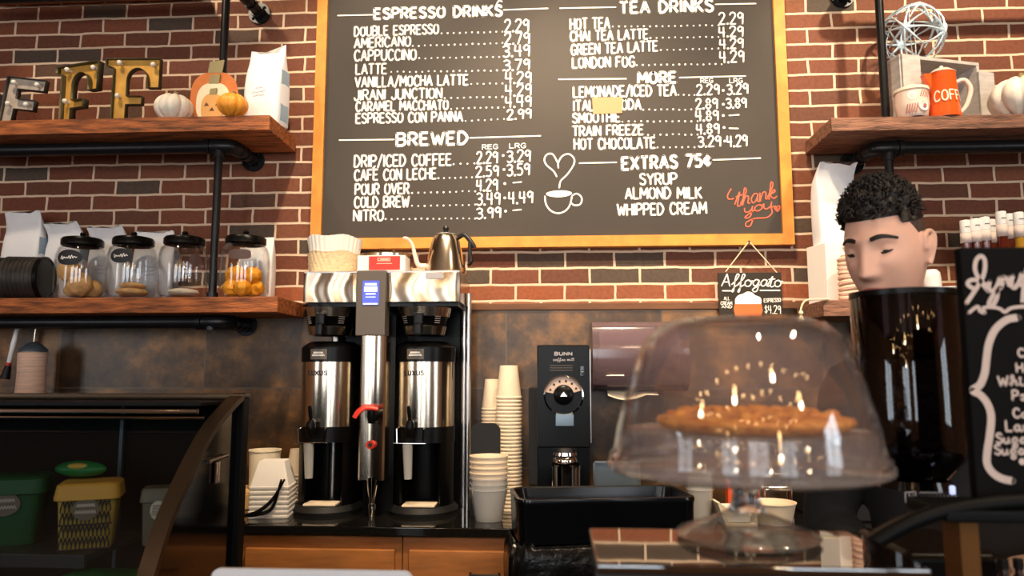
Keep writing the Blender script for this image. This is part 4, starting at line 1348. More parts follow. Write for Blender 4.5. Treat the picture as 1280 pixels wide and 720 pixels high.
cpart('shelf_edge', MB().box(((CXL + CXR) / 2 - 0.11, 1.634, 1.042), (CXR - CXL - 0.23, 0.012, 0.03), bev=0.003), M['case_shelf'])
for z, yy in ((1.362, 1.76), (1.345, 1.8)):
    cpart('light_rail', MB().cyl((CXL + 0.02, yy, z), (CXR - 0.05, yy, z), 0.0065, n=14), M['chrome'])
cpart('upright_strip', MB().box((ax(151, 1.915, 1.25), 1.918, 1.12), (0.009, 0.012, 0.5)), M['steel_blue'])
xx = CXR - 0.07
cpart('upright_strip', MB().box((xx, 1.82, 1.09), (0.008, 0.012, 0.44)), M['steel_blue'])  # reflection line imitated by a strip like the shelf standard above
lt = cpart('reflection_bar', MB().tube([(CXR - 0.009, 1.74, 1.245), (CXR - 0.009, 1.84, 1.25)], 0.005, 8).box((CXR - 0.01, 1.79, 1.215), (0.008, 0.02, 0.05), bev=0.002), M['chrome'])  # chrome bar and plate imitating a reflection on the end glass


def tub(label, loc, w, h, body_m, lid_m, net, lab_m, rotz=0.0):
    t = thing('food_tub', label, 'food tub', loc, rotz)

    def rr(w2, d2, z, n=32, p=0.3):
        return [(w2 * math.copysign(abs(math.cos(2 * PI * k / n)) ** p, math.cos(2 * PI * k / n)), d2 * math.copysign(abs(math.sin(2 * PI * k / n)) ** p, math.sin(2 * PI * k / n)), z) for k in range(n)]
    wb, dpt = w * 0.39, w * 0.34
    mb = MB()
    mb.skin_rings([[mb.bm.verts.new(v) for v in rr(wb * s, dpt * s, z)] for s, z in ((0.96, 0), (1, 0.004), (1.13, h * 0.78))])
    mb.build('tub_body', body_m, t)
    mb = MB()
    mb.skin_rings([[mb.bm.verts.new(v) for v in rr(wb * s, dpt * s, z)] for s, z in ((1.16, h * 0.74), (1.28, h * 0.76), (1.28, h * 0.8), (1.2, h * 0.97), (1.1, h))])
    mb.build('lid', lid_m, t)
    fy = lambda z: -(dpt * (1 + 0.13 * z / (h * 0.78))) - 0.003
    if net:
        nt = MB()
        for row in range(4):
            z0, z1 = h * (0.02 + 0.185 * row), h * (0.02 + 0.185 * (row + 1))
            for k in range(-6, 7):
                for s in (-1, 1):
                    a, b = k * wb / 6.5, (k + s * 0.5) * wb / 6.5
                    if max(abs(a), abs(b)) <= wb * 0.97:
                        nt.tube([(a, fy(z0), z0), (a, fy((z0 + z1) / 2) - 0.001, (z0 + z1) / 2 - 0.004), (b, fy(z1), z1)], 0.0016, 5)
        for z in (h * 0.02, h * 0.39):
            nt.tube([(-wb, fy(z) - 0.001, z), (wb, fy(z) - 0.001, z)], 0.002, 5)
        nt.build('printed_net', M['label_dark'], t)
    lb = MB()
    zc = h * 0.62
    f3 = lambda a, b: Vector((a, fy(zc + b) - 0.003, zc + b))
    lb.poly([(w * 0.2 * math.cos(2 * PI * k / 28), h * 0.17 * math.sin(2 * PI * k / 28)) for k in range(28)], f3)
    l = lb.build('tub_label', lab_m, t)
    ln = MB()
    for dz, hw in ((0.03, 0.13), (-0.02, 0.15)):
        pts = [(-w * hw + i * w * hw / 8, h * dz * 2 + (0.004 if i % 2 else -0.004)) for i in range(17)]
        ln.stroke(pts, 0.003, lambda a, b: f3(a, b) - Vector((0, 0.001, 0)))
    ln.build('label_lettering', M['chalk_grey'], l)
    return t


SHZ = 1.0555
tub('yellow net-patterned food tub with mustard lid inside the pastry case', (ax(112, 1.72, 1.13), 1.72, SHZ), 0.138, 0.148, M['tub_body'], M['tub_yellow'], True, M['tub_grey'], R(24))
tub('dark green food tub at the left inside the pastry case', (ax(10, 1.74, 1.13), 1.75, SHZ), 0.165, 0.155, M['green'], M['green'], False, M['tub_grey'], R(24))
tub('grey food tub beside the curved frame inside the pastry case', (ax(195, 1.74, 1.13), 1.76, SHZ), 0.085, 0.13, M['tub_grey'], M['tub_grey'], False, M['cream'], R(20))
pk = thing('snack_packet', 'bright green snack packet lying on the yellow tub', 'packet', (ax(104, 1.76, 1.22), 1.75, SHZ + 0.1515))
f = MB()
f.ball((0, 0, 0.019), (0.064, 0.034, 0.019), 36, 12, lambda lo, la: 1 - 0.06 * abs(math.sin(3 * lo)))
f.build('packet', M['green_bright'], pk)
MB().ball((0.006, -0.02, 0.027), (0.026, 0.014, 0.008), 20, 8).build('printed_oval', M['tub_body'], pk)
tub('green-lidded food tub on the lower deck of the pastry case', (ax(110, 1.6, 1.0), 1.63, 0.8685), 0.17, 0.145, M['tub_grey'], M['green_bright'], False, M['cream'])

# ------------------------------------------------------------------ the twin coffee brewer on the back counter
CTZ = CT + 0.0005
BX0, BX1, BYF, BYB = -0.972, -0.366, 2.80, 3.12
bc = (BX0 + BX1) / 2
brew = thing('coffee_brewer', 'tall steel twin coffee brewer with blue display on the back counter', 'coffee brewer', (bc, 2.96, CTZ))


def bpart(name, mb, m, parent=None, **k):
    if parent is None:
        return mb.build(name, m, brew, loc=(-bc, -2.96, -CTZ), **k)
    return mb.build(name, m, parent, **k)


ZT, ZB = 1.838, 1.726
pcx = (ax(446, BYF, 1.7) + ax(483, BYF, 1.7)) / 2
pw = ax(483, BYF, 1.7) - ax(446, BYF, 1.7)
hd = MB()
# the polished wrap ripples softly, so that the room's windows and lamps show in it as bent stripes
for x0, x1 in ((BX0, pcx - pw / 2), (pcx + pw / 2, BX1)):
    hd.box(((x0 + x1) / 2, (BYF + BYB) / 2 + 0.01, (ZB + ZT) / 2), (x1 - x0, BYB - BYF - 0.02, ZT - ZB))

    def ripple(u, v):
        x, z = x0 + (x1 - x0) * u, ZB + (ZT - ZB) * v
        e = min(1.0, u / 0.06, (1 - u) / 0.06)
        return Vector((x, BYF - 0.006 * e - 0.003 * math.sin(2 * PI * u * 1.7 + 0.9 * math.sin(PI * v * 1.2) + x * 5), z))
    hd.grid(ripple, 60, 14)
bpart('head', hd, M['steel_head'])
bpart('head_top', MB().box((bc, (BYF + BYB) / 2, ZT + 0.004), (BX1 - BX0, BYB - BYF, 0.008), bev=0.002), M['steel_soft'])
bpart('head_underside', MB().box((bc, (BYF + BYB) / 2 + 0.01, ZB - 0.008), (BX1 - BX0 - 0.02, BYB - BYF - 0.03, 0.016)), M['black'])
zp = at(464, 420, BYF).z
pan = bpart('control_panel', MB().box((pcx, BYF + 0.02, (zp + ZT + 0.008) / 2), (pw, 0.075, ZT + 0.008 - zp), bev=0.006), M['grey_panel'])
ya = BYF - 0.0185
p0, p1 = at(453.5, 351, ya), at(473.5, 381, ya)
lcd = bpart('display', MB().box(((p0.x + p1.x) / 2, ya, (p0.z + p1.z) / 2), (p1.x - p0.x, 0.004, p0.z - p1.z), bev=0.001), M['lcd'])
li = MB()
for t0, t1, hw in ((0.1, 0.2, 0.36), (0.24, 0.46, 0.4), (0.52, 0.58, 0.3), (0.66, 0.7, 0.3), (0.93, 0.99, 0.44)):
    zz0, zz1 = p0.z - (p0.z - p1.z) * t0, p0.z - (p0.z - p1.z) * t1
    li.box(((p0.x + p1.x) / 2, ya - 0.0023, (zz0 + zz1) / 2), ((p1.x - p0.x) * hw * 2, 0.001, zz0 - zz1))
li.build('display_graphics', M['lcd_white'], lcd)
urnx = (ax(413.5, 2.97, 1.3), ax(531, 2.97, 1.3))
for ux in urnx:
    b = bpart('brew_basket', MB().lathe([(0.0, 1.60), (0.06, 1.602), (0.078, 1.615), (0.103, 1.71), (0.108, 1.715), (0.108, 1.724), (0.0, 1.724)], 44, (ux, 2.93, 0)), M['black'])
    bpart('basket_collar', MB().lathe([(0.066, 1.602), (0.081, 1.604), (0.0895, 1.637), (0.087, 1.639), (0.064, 1.608)], 44, (ux, 2.93, 0), closed=True), M['steel'])
    bpart('basket_collar', MB().lathe([(0.097, 1.675), (0.1, 1.675), (0.1085, 1.712), (0.10, 1.71)], 44, (ux, 2.93, 0), closed=True), M['steel'])
    bpart('basket_handle', MB().box((ux, 2.81, 1.66), (0.036, 0.035, 0.05), bev=0.008).box((ux, 2.795, 1.62), (0.03, 0.03, 0.05), bev=0.008), M['black'])
    for s in (-1, 1):
        g = MB()
        f = lambda a, zz: Vector((ux + (0.0795 + (zz - 1.615) * 0.263) * math.sin(a), 2.93 - (0.0795 + (zz - 1.615) * 0.263) * math.cos(a), zz))
        for k in range(4):
            g.stroke([(s * 0.78 - 0.14 + j * 0.04, 1.65 + k * 0.008) for j in range(8)], 0.0022, f)
        bpart('basket_instructions', g, M['pump_label'])
# the hot water column between the urns
cw0, cw1 = ax(450.5, 2.79, 1.4), ax(482.5, 2.79, 1.4)
cx_ = (cw0 + cw1) / 2
zc0 = at(466, 600, 2.79).z
col = MB()
poly = [(cw0, 2.9), (cw0, 2.785), (cw0 + 0.007, 2.778)] + [(cw0 + 0.007 + (cw1 - cw0 - 0.014) * t, 2.778 + 0.012 * math.sin(PI * t)) for t in [i / 10 for i in range(1, 10)]] + [(cw1 - 0.007, 2.778), (cw1, 2.785), (cw1, 2.9)]
col.prism(poly, zc0, zp, 'xy')
bpart('water_column', col, M['steel'])
bpart('water_column_back', MB().box((cx_, 3.0, 1.3), (cw1 - cw0 + 0.02, 0.2, 0.76)), M['black'])
bpart('spout', MB().lathe([(0.0, zc0 + 0.01), (0.025, zc0 + 0.01), (0.022, zc0 - 0.02), (0.012, zc0 - 0.07), (0.011, zc0 - 0.085), (0.015, zc0 - 0.09), (0.015, zc0 - 0.1), (0.01, CTZ), (0.0, CTZ)], 24, (cx_, 2.81, 0)), M['chrome'])
tz = at(466, 517, 2.77).z
tap = bpart('water_tap', MB().cyl((cx_ + 0.006, 2.79, tz), (cx_ + 0.006, 2.755, tz), 0.018, n=24).lathe([(0.0, tz - 0.035), (0.012, tz - 0.035), (0.017, tz - 0.012), (0.017, tz + 0.012), (0.0, tz + 0.02)], 20, (cx_ + 0.006, 2.752, 0)), M['black'])
bpart('tap_handle', MB().tube([(cx_ + 0.03, 2.75, tz + 0.018), (cx_ - 0.01, 2.745, tz + 0.024), (cx_ - 0.038, 2.735, tz + 0.01), (cx_ - 0.052, 2.725, tz - 0.014)], [0.009, 0.0115, 0.012, 0.009], 12, smooth=4, flat=0.6), M['red'])
bz = at(466, 556, 2.785).z
bpart('round_badge', MB().cyl((cx_ - 0.004, 2.79, bz), (cx_ - 0.004, 2.779, bz), 0.0155, n=28), M['red'])
bpart('badge_ring', MB().cyl((cx_ - 0.004, 2.7788, bz), (cx_ - 0.004, 2.7775, bz), 0.0085, n=24), M['label_dark'])
for x in (BX1 - 0.014, BX0 + 0.05):
    bpart('support_tube', MB().cyl((x, 3.08, CTZ), (x, 3.08, ZB), 0.02, n=20), M['steel_soft'])
bpart('support_tube', MB().cyl((BX1 + 0.012, 2.99, CTZ), (BX1 + 0.012, 2.99, ZB + 0.05), 0.012, n=18), M['steel_soft'])
bpart('rear_panel', MB().box((bc, 3.135, 1.36), (BX1 - BX0 - 0.03, 0.02, 0.84)), M['black'])
vx = at(572, 592, 2.93)
bpart('valve_handle', MB().box((BX1 + 0.028, 2.98, 1.06), (0.012, 0.02, 0.12), bev=0.004), M['steel_soft'])
gl = bpart('sticker', MB().box((ax(543, BYF, ZB), BYF - 0.006, ZB + 0.098), (0.068, 0.004, 0.024), bev=0.001), M['bag_print'])

# the two urns that stand below the brewer
def urn(label, ux):
    t = thing('coffee_urn', label, 'coffee urn', (ux, 2.97, CTZ), 0, 'steel coffee urns under the brewer')
    zz = lambda py: at(500, py, 2.86).z - CTZ
    r = 0.117
    z1, z2, z3, z4 = zz(534), zz(452), zz(432), zz(426)
    MB().lathe([(r, z1), (r, z2)], 56, cap=False).build('steel_body', M['steel'], t)
    MB().lathe([(0.0, z2), (r + 0.003, z2), (r + 0.004, z3 - 0.006), (r - 0.002, z3), (r - 0.03, z4), (0.0, z4)], 56).build('lid', M['black'], t)
    up = MB()
    up.lathe([(0.0, z1), (r + 0.003, z1), (r + 0.003, z1 - 0.06), (r * 0.98, z1 - 0.06), (0, z1 - 0.06)], 56)
    up.build('lower_collar', M['black'], t)
    # hollow stand: back half shell with an open front
    st = MB()
    hgt = z1 - 0.05
    outer = [(r * math.sin(a), -r * math.cos(a)) for a in [R(42) + (2 * PI - R(84)) * k / 32 for k in range(33)]]
    inner = [(p[0] * 0.9, p[1] * 0.9) for p in outer][::-1]
    st.prism(outer + inner, 0.03, hgt, 'xy')
    st.build('stand', M['black'], t)
    b = MB()
    b.lathe([(0.0, 0.0), (r + 0.018, 0.0), (r + 0.02, 0.012), (r + 0.006, 0.03), (0.0, 0.032)], 48, sy=1.15)
    b.build('base', M['black_soft'], t)
    MB().box((0.0, -0.078, 0.036), (0.125, 0.085, 0.008), bev=0.002).build('drip_tray', M['cup'], t)
    # faucet with sight glass and its guard
    f = MB().cyl((-0.03, -r, z1 + 0.02), (-0.03, -r - 0.035, z1 + 0.02), 0.012, n=18)
    f.lathe([(0.0, z1 - 0.035), (0.011, z1 - 0.035), (0.017, z1 - 0.01), (0.018, z1 + 0.012), (0.012, z1 + 0.026), (0.0, z1 + 0.03)], 20, (-0.03, -r - 0.034, 0))
    f.build('faucet', M['black'], t)
    MB().tube([(-0.03, -r - 0.034, z1 + 0.028), (-0.032, -r - 0.036, z1 + 0.06), (-0.034, -r - 0.04, z1 + 0.082)], [0.006, 0.009, 0.007], 10).build('faucet_handle', M['black'], t)
    gd = MB()
    for s in (-1, 1):
        gd.tube([(-0.03 + s * 0.052, -r + 0.03, z1 - 0.002), (-0.03 + s * 0.052, -r - 0.03, z1 - 0.006), (-0.03 + s * 0.05, -r - 0.03, z1 - 0.056)], 0.0035, 8)
    gd.box((-0.03, -r - 0.012, z1 - 0.058), (0.125, 0.045, 0.006), bev=0.002)
    gd.build('faucet_guard', M['chrome'], t)
    MB().cyl((-0.04, -r - 0.02, z1 - 0.06), (-0.036, -r - 0.02, z1 - 0.19), 0.02, 0.015, 16, True).build('drip_sleeve', M['clear_cup'], t)
    # badge plate on the lid band and lettering on the body
    rr = r + 0.0052
    pl = MB()
    pf = lambda a, b: Vector((rr * math.sin(a / rr), -rr * math.cos(a / rr), (z2 + z3) / 2 + b))
    for i in range(8):
        a0, a1 = -0.055 + 0.07 * i / 8, -0.055 + 0.07 * (i + 1) / 8
        pl.bm.faces.new([pl.bm.verts.new(pf(*p)) for p in ((a0, -0.022), (a1, -0.022), (a1, 0.018), (a0, 0.018))])
    plate = pl.build('lid_plate', M['grey_panel'], t)
    g = MB()
    rr2 = r + 0.0062
    pf2 = lambda a, b: Vector((rr2 * math.sin(a / rr2), -rr2 * math.cos(a / rr2), (z2 + z3) / 2 + b))
    for k, hw in ((0.004, 0.02), (-0.006, 0.026)):
        pts = [(-0.02 - hw + j * hw / 10, k + (0.003 if j % 2 else -0.003)) for j in range(21)]
        g.stroke(pts, 0.0028, pf2)
    g.build('plate_lettering', M['chalk'], plate)
    g = MB()
    rr3 = r + 0.0012
    pf3 = lambda a, b: Vector((rr3 * math.sin(a / rr3), -rr3 * math.cos(a / rr3), z2 - 0.052 + b))
    ss, W = lettering('LUXUS', 2.4)
    for s in ss:
        pts = []
        for (a, b), (c, d_) in zip(s, s[1:]):
            for q in range(5):
                pts.append((a + (c - a) * q / 5, b + (d_ - b) * q / 5))
        pts.append(s[-1])
        g.stroke([(-0.066 + a / W * 0.082, b * 0.0016) for a, b in pts], 0.0042, pf3)
    g.build('brand_lettering', M['label_dark'], t)
    return t


urn('steel coffee urn under the left half of the brewer', urnx[0])
urn('steel coffee urn under the right half of the brewer', urnx[1])

# things standing on top of the brewer
TZ = ZT + 0.0085
t = thing('filter_stack', 'stack of fluted coffee filters, white above natural brown, on the brewer', 'coffee filters', (ax(418, 2.95, 1.88), 2.95, TZ))
fl = lambda r0, amp, n_, ph: (lambda a: r0 * (1 + amp * math.sin(n_ * a + ph)))
for nm, m, z0, z1, r0, r1 in (('brown_filters', 'filter_brown', 0.0, 0.088, 0.098, 0.104), ('white_filters', 'white', 0.086, 0.152, 0.098, 0.109)):
    mb = MB()
    rings = []
    K = 120
    rows = 9
    for i in range(rows + 1):
        z = z0 + (z1 - z0) * i / rows
        rb = r0 + (r1 - r0) * i / rows + (0.0025 if i % 2 and m == 'filter_brown' else 0)
        amp = 0.016
        rings.append([mb.bm.verts.new((rb * (1 + amp * math.sin(30 * a + (i * 1.3 if m == 'filter_brown' else 0))) * math.cos(a), rb * (1 + amp * math.sin(30 * a + (i * 1.3 if m == 'filter_brown' else 0))) * math.sin(a), z + 0.004 * math.sin(5 * a) * (i / rows))) for a in [2 * PI * k / K for k in range(K)]])
    inner = [mb.bm.verts.new((v.co.x * 0.97, v.co.y * 0.97, v.co.z - 0.002)) for v in rings[-1]]
    deep = [mb.bm.verts.new((v.co.x * 0.8, v.co.y * 0.8, z0 + 0.03)) for v in rings[-1]]
    rings += [inner, deep]
    mb.skin_rings(rings)
    mb.build(nm, M[m], t)

t = thing('filter_box', 'flat white and silver box with a red label on the brewer', 'box', (ax(480, 2.9, 1.87), 2.9, TZ))
wbx = ax(510, 2.85, 1.87) - ax(450, 2.85, 1.87)
MB().box((0, 0, 0.034), (wbx, 0.1, 0.068), bev=0.003).build('carton', M['white'], t)
x0, x1 = ax(461, 2.85, 1.87) - t.location.x, ax(500, 2.85, 1.87) - t.location.x
lb = MB().box(((x0 + x1) / 2, -0.0508, 0.037), (x1 - x0, 0.0012, 0.054)).build('red_label', M['red'], t)
g = MB()
f3 = lambda a, b: Vector((a, -0.0518, b))
xm = (x0 + x1) / 2
g.stroke([(xm - 0.026, 0.046), (xm - 0.026, 0.056), (xm + 0.022, 0.056), (xm + 0.022, 0.046), (xm - 0.026, 0.046)], 0.0022, f3)
g.stroke([(xm - 0.016 + i * 0.004, 0.0495 + (0.003 if i % 2 else 0)) for i in range(9)], 0.0026, f3)
g.stroke([(xm - 0.03 + i * 0.005, 0.034 + (0.002 if i % 2 else 0)) for i in range(13)], 0.002, f3)
g.build('label_lettering', M['cream'], lb)
tag(MB().lathe([(0.0, 0.0), (0.085, 0.0), (0.098, 0.006), (0.102, 0.1), (0.106, 0.104), (0.099, 0.104), (0.095, 0.012), (0.0, 0.008)], 48).build('steel_pan', M['steel'], loc=(ax(485, 3.06, 1.87), 3.075, TZ)),
    'round steel pan behind the red-labelled box on the brewer', 'pan')

kx = ax(557, 2.92, 1.9)
ket = thing('gooseneck_kettle', 'steel gooseneck kettle with black handle on the right end of the brewer', 'kettle', (kx, 2.92, TZ))
MB().lathe([(0.0, 0.0), (0.078, 0.0), (0.083, 0.004), (0.082, 0.012), (0.07, 0.075), (0.056, 0.132), (0.047, 0.152), (0.044, 0.156), (0.0, 0.156)], 48).build('kettle_body', M['steel'], ket)
l = MB().lathe([(0.0, 0.172), (0.02, 0.17), (0.04, 0.163), (0.046, 0.157), (0.0, 0.157)], 36).build('lid', M['chrome'], ket)
MB().lathe([(0.0, 0.196), (0.011, 0.194), (0.014, 0.186), (0.01, 0.178), (0.008, 0.171), (0.0, 0.171)], 20).build('knob', M['kettle_handle'], l)
MB().tube([(-0.074, -0.02, 0.03), (-0.105, -0.03, 0.035), (-0.118, -0.034, 0.075), (-0.128, -0.038, 0.115), (-0.147, -0.044, 0.138), (-0.163, -0.048, 0.139)],
          [0.011, 0.01, 0.008, 0.0068, 0.006, 0.0055], 14, smooth=5).build('spout', M['pale_enamel'], ket)
MB().tube([(0.048, 0, 0.146), (0.075, -0.004, 0.158), (0.103, -0.01, 0.128), (0.118, -0.012, 0.105)], [0.009, 0.01, 0.0095, 0.008], 12, smooth=5).tube(
    [(0.1, -0.01, 0.13), (0.098, -0.01, 0.09), (0.104, -0.01, 0.05), (0.09, -0.006, 0.035)], [0.009, 0.008, 0.009, 0.006], 12, smooth=5).build('handle', M['kettle_handle'], ket)

# ------------------------------------------------------------------ the counter left of the brewer
def square_stack(label, loc, w, h, rotz):
    t = thing('takeout_box_stack', label, 'takeout boxes', loc, rotz)

    def ringq(s, z):
        return [(s * a, s * b, z) for a, b in ((-.5, -.47), (-.47, -.5), (.47, -.5), (.5, -.47), (.5, .47), (.47, .5), (-.47, .5), (-.5, .47))]
    n = 7
    rim0 = 0.012
    pitch = (h * 0.6) / n
    for k in range(n):
        z = k * pitch
        m = MB()
        if k < n - 1:
            m.skin_rings([[m.bm.verts.new(v) for v in ringq(s, zz)] for s, zz in ((w * 0.985, z), (w, z + 0.002), (w, z + pitch * 0.5), (w * 0.95, z + pitch * 0.55), (w * 0.93, z + pitch))])
        else:
            m.skin_rings([[m.bm.verts.new(v) for v in ringq(s, zz)] for s, zz in ((w * 0.985, z), (w, z + 0.002), (w, z + pitch * 0.5), (w * 0.96, z + pitch * 0.6), (w * 0.66, h - 0.004), (w * 0.64, h))])
        m.build('takeout_box', M['white'], t)
    return t


tx = ax(349, 2.86, 1.0)
square_stack('stack of upturned white takeout boxes on the counter left of the brewer', (tx - 0.016, 2.84, CTZ), 0.148, 0.205, R(8))
tp = MB().lathe([(0.0, 0.0), (0.058, 0.0), (0.062, 0.15), (0.065, 0.152), (0.065, 0.158), (0.058, 0.158), (0.054, 0.01), (0.0, 0.01)], 40)
tag(tp.build('paper_tub', M['cream'], loc=(ax(331, 3.05, 1.1), 3.05, CT + 0.066)), 'round cream paper tub on the wooden box beside the pastry case', 'tub')
tag(MB().box((0, 0, 0.03), (0.2, 0.22, 0.06), bev=0.004).box((0, 0, 0.0625), (0.19, 0.21, 0.005)).build('wooden_box', M['kraft'], loc=(ax(318, 3.04, 1.0), 3.05, CTZ)), 'low tan wooden box under the cream paper tub', 'box')


def paper_cup(mb, z, r0, r1, h, up=False):
    """one cup upside down (or upright), rim towards the counter"""
    if up:
        p = [(0.0, 0.004), (r0, 0.0), (r1, h - 0.006), (r1 + 0.003, h - 0.004), (r1 + 0.003, h), (r1 - 0.002, h), (r1 - 0.003, h - 0.008), (r0 - 0.002, 0.006), (0.0, 0.006)]
    else:
        p = [(r1 - 0.003, 0.0), (r1 + 0.003, 0.0), (r1 + 0.003, 0.005), (r1, 0.007), (r0, h), (r0 - 0.003, h), (r0 - 0.003, h - 0.006), (0.0, h - 0.006)]
    mb.lathe([(r, z + zz) for r, zz in p], 36)


def cup_stack(label, loc, n, pitch, r0, r1, h, up=False, m='cup', group=None, cname='paper_cup'):
    t = thing('cup_stack', label, 'cup stack', loc, 0, group)
    for k in range(n):
        c = MB()
        paper_cup(c, 0, r0, r1, h, up)
        c.build(cname, M[m], t, loc=(0, 0, k * pitch))
    return t


cup_stack('short stack of upturned white cups between the takeout boxes and the brewer', (ax(371, 3.12, 1.1), 3.12, CTZ), 9, 0.014, 0.028, 0.041, 0.108)
zt = at(620, 457, 3.02).z
cup_stack('tallest stack of upturned paper cups left of the black grinder', (ax(636, 3.02, 1.3), 3.02, CTZ), 31, (zt - CT - 0.13) / 30, 0.036, 0.05, 0.13)
zt = at(615, 474, 3.11).z
cup_stack('shorter stack of upturned paper cups behind the black caddy', (ax(615, 3.115, 1.3), 3.115, CTZ), 28, (zt - CT - 0.125) / 27, 0.03, 0.042, 0.125)
cl = thing('cup_stack', 'translucent stack of upright plastic cups at the front of the counter', 'cup stack', (ax(611, 2.79, 1.0), 2.79, CTZ))
for k in range(7):
    c = MB()
    paper_cup(c, 0, 0.05, 0.069, 0.115, True)
    c.build('plastic_cup', M['clear_cup'] if k < 3 else M['cup'], cl, loc=(0, 0, 0.0005 + k * 0.0195))
cd_ = thing('lid_caddy', 'black caddy with rounded back holding cup lids beside the paper cups', 'caddy', (ax(607, 2.885, 1.1), 2.885, CTZ))
z1 = at(607, 528, 2.93).z - CTZ
wv = ax(625, 2.93, 1.1) - ax(589, 2.93, 1.1)
pts = [(-wv / 2, 0), (wv / 2, 0), (wv / 2, z1 - 0.03)] + [(wv / 2 - 0.03 + 0.03 * math.cos(a), z1 - 0.03 + 0.03 * math.sin(a)) for a in [PI / 2 * k / 6 for k in range(1, 7)]] + \
      [(-wv / 2 + 0.03 + 0.03 * math.cos(a), z1 - 0.03 + 0.03 * math.sin(a)) for a in [PI / 2 + PI / 2 * k / 6 for k in range(0, 7)]]
MB().prism(pts, -0.012, 0.012).build('back', M['black_soft'], cd_)
MB().box((0.0, 0.042, 0.05), (wv, 0.055, 0.1), bev=0.004).build('tray', M['black'], cd_)

# tongs lying on the counter beside the pastry case
tg = thing('tongs', 'black serving tongs leaning on the white takeout boxes', 'tongs', (ax(322, 2.74, 0.93), 2.74, CTZ))
a = at(357, 598, 2.77) - Vector((tg.location.x, 2.74, CTZ))
for dx, dz in ((0, 0), (0.012, -0.03)):
    MB().tube([(-0.05, 0, 0.016), (0.0, 0.0, 0.03 + dz * 0.3), (a.x * 0.55, 0.014, a.z * 0.5 + dz), (a.x - dx, 0.02, a.z - 0.002)], [0.006, 0.009, 0.008, 0.005], 10, smooth=5, flat=0.6).build('arm', M['black'], tg)
MB().tube([(-0.05, -0.01, 0.012), (-0.075, 0, 0.014), (-0.05, 0.012, 0.012)], 0.008, 10, smooth=4).build('hinge', M['black'], tg)

# ------------------------------------------------------------------ black coffee grinder
GY0, GY1 = 2.80, 3.08
gx0, gx1 = ax(671.5, GY0, 1.4), ax(737.5, GY0, 1.4)
gz1 = at(700, 431, GY0).z
gcx = (gx0 + gx1) / 2
gr = thing('coffee_grinder', 'tall black coffee grinder with round steel dial on the back counter', 'coffee grinder', (gcx, 2.94, CTZ))
gw = gx1 - gx0
H = gz1 - CTZ
LZ = lambda py: at(705, py, GY0).z - CTZ
yf = GY0 - 2.94
zs = LZ(600)
MB().box((0, 0, (LZ(560) + H) / 2), (gw, GY1 - GY0, H - LZ(560)), bev=0.006).build('housing', M['black'], gr)
MB().box((0, 0.045, LZ(560) / 2 + 0.01), (gw, 0.19, LZ(560) - 0.02)).build('back_column', M['black'], gr)
MB().box((0, 0, 0.0125), (gw, GY1 - GY0, 0.025), bev=0.005).build('base', M['black'], gr)
MB().box((gw / 2 + 0.003, 0, (LZ(560) + H) / 2), (0.005, 0.2, H - LZ(560) - 0.03), bev=0.001).build('side_trim', M['steel_soft'], gr)
MB().box((-gw / 2 - 0.018, 0.03, LZ(548)), (0.036, 0.16, LZ(486) - LZ(612)), bev=0.005).build('side_bracket', M['black_soft'], gr)
dz_ = LZ(494)
dr = at(729, 494, GY0).x - at(704, 494, GY0).x
MB().lathe([(dr * 0.9, 0), (dr, 0.003), (dr, 0.009), (dr * 0.93, 0.011), (dr * 0.9, 0.006)], 56, closed=True).build('dial_ring', M['chrome'], gr, loc=(0, yf, dz_), rot=(PI / 2, 0, 0))
arc = [(dr * 0.9 * math.cos(a), dr * 0.9 * math.sin(a)) for a in [R(15) + R(155) * k / 24 for k in range(25)]] + [(dr * 0.52 * math.cos(a), dr * 0.52 * math.sin(a)) for a in [R(170) - R(155) * k / 24 for k in range(25)]]
MB().prism([(p, q + dz_) for p, q in arc], yf - 0.004, yf - 0.001).build('dial_scale', M['dial'], gr)
mk = MB()
for k in range(6):
    a = R(28 + k * 26)
    mk.dot(dr * 0.71 * math.cos(a), dz_ + dr * 0.71 * math.sin(a), 0.0045, lambda p, q: Vector((p, yf - 0.0046, q)))
mk.build('dial_marks', M['label_dark'], gr)
k_ = MB().lathe([(0.0, 0.0), (dr * 0.5, 0.0), (dr * 0.48, 0.016), (dr * 0.3, 0.024), (0.0, 0.026)], 40).build('dial_knob', M['black'], gr, loc=(0, yf, dz_), rot=(PI / 2, 0, 0))
MB().prism([(-0.013, dz_ - 0.004), (0.013, dz_ - 0.004), (0.0, dz_ + 0.013)], yf - 0.0275, yf - 0.0255).build('pointer', M['steel'], gr)
g = MB()
f3 = lambda p, q: Vector((p, yf - 0.0006, q))
ss, W = lettering('BUNN', 2.0)
for s in ss:
    g.stroke([(-0.032 + a / W * 0.064, LZ(444) + b * 0.0011) for a, b in s], 0.0034, f3)
ss, W = lettering('coffee mill', 1.2)
for s in ss:
    g.stroke([(-0.038 + a / W * 0.078, LZ(451) + b * 0.001) for a, b in s], 0.0018, f3)
g.build('front_lettering', M['bag_print'], gr)
g = MB()
for k in range(3):
    g.stroke([(-0.05 + j * 0.006, LZ(457 + k * 3) + (0.001 if j % 2 else 0)) for j in range(15)], 0.0022, f3)
g.build('instruction_text', M['grey_panel'], gr)
s = MB().box((gw * 0.36, yf - 0.002, LZ(464)), (0.018, 0.006, 0.04), bev=0.002).build('switch_plate', M['black_gloss'], gr)
MB().ball((gw * 0.36, yf - 0.008, LZ(465)), 0.005, 12, 8).build('switch', M['steel'], s)
MB().box((0.003, yf - 0.01, LZ(525)), (0.068, 0.03, LZ(518) - LZ(533)), bev=0.003).build('chute_plate', M['steel_blue'], gr)
MB().lathe([(0.03, LZ(575)), (0.032, LZ(533)), (0.0, LZ(533))], 32, (0.003, -0.09, 0), cap=False, sy=0.9).build('chute', M['grey_panel'], gr)
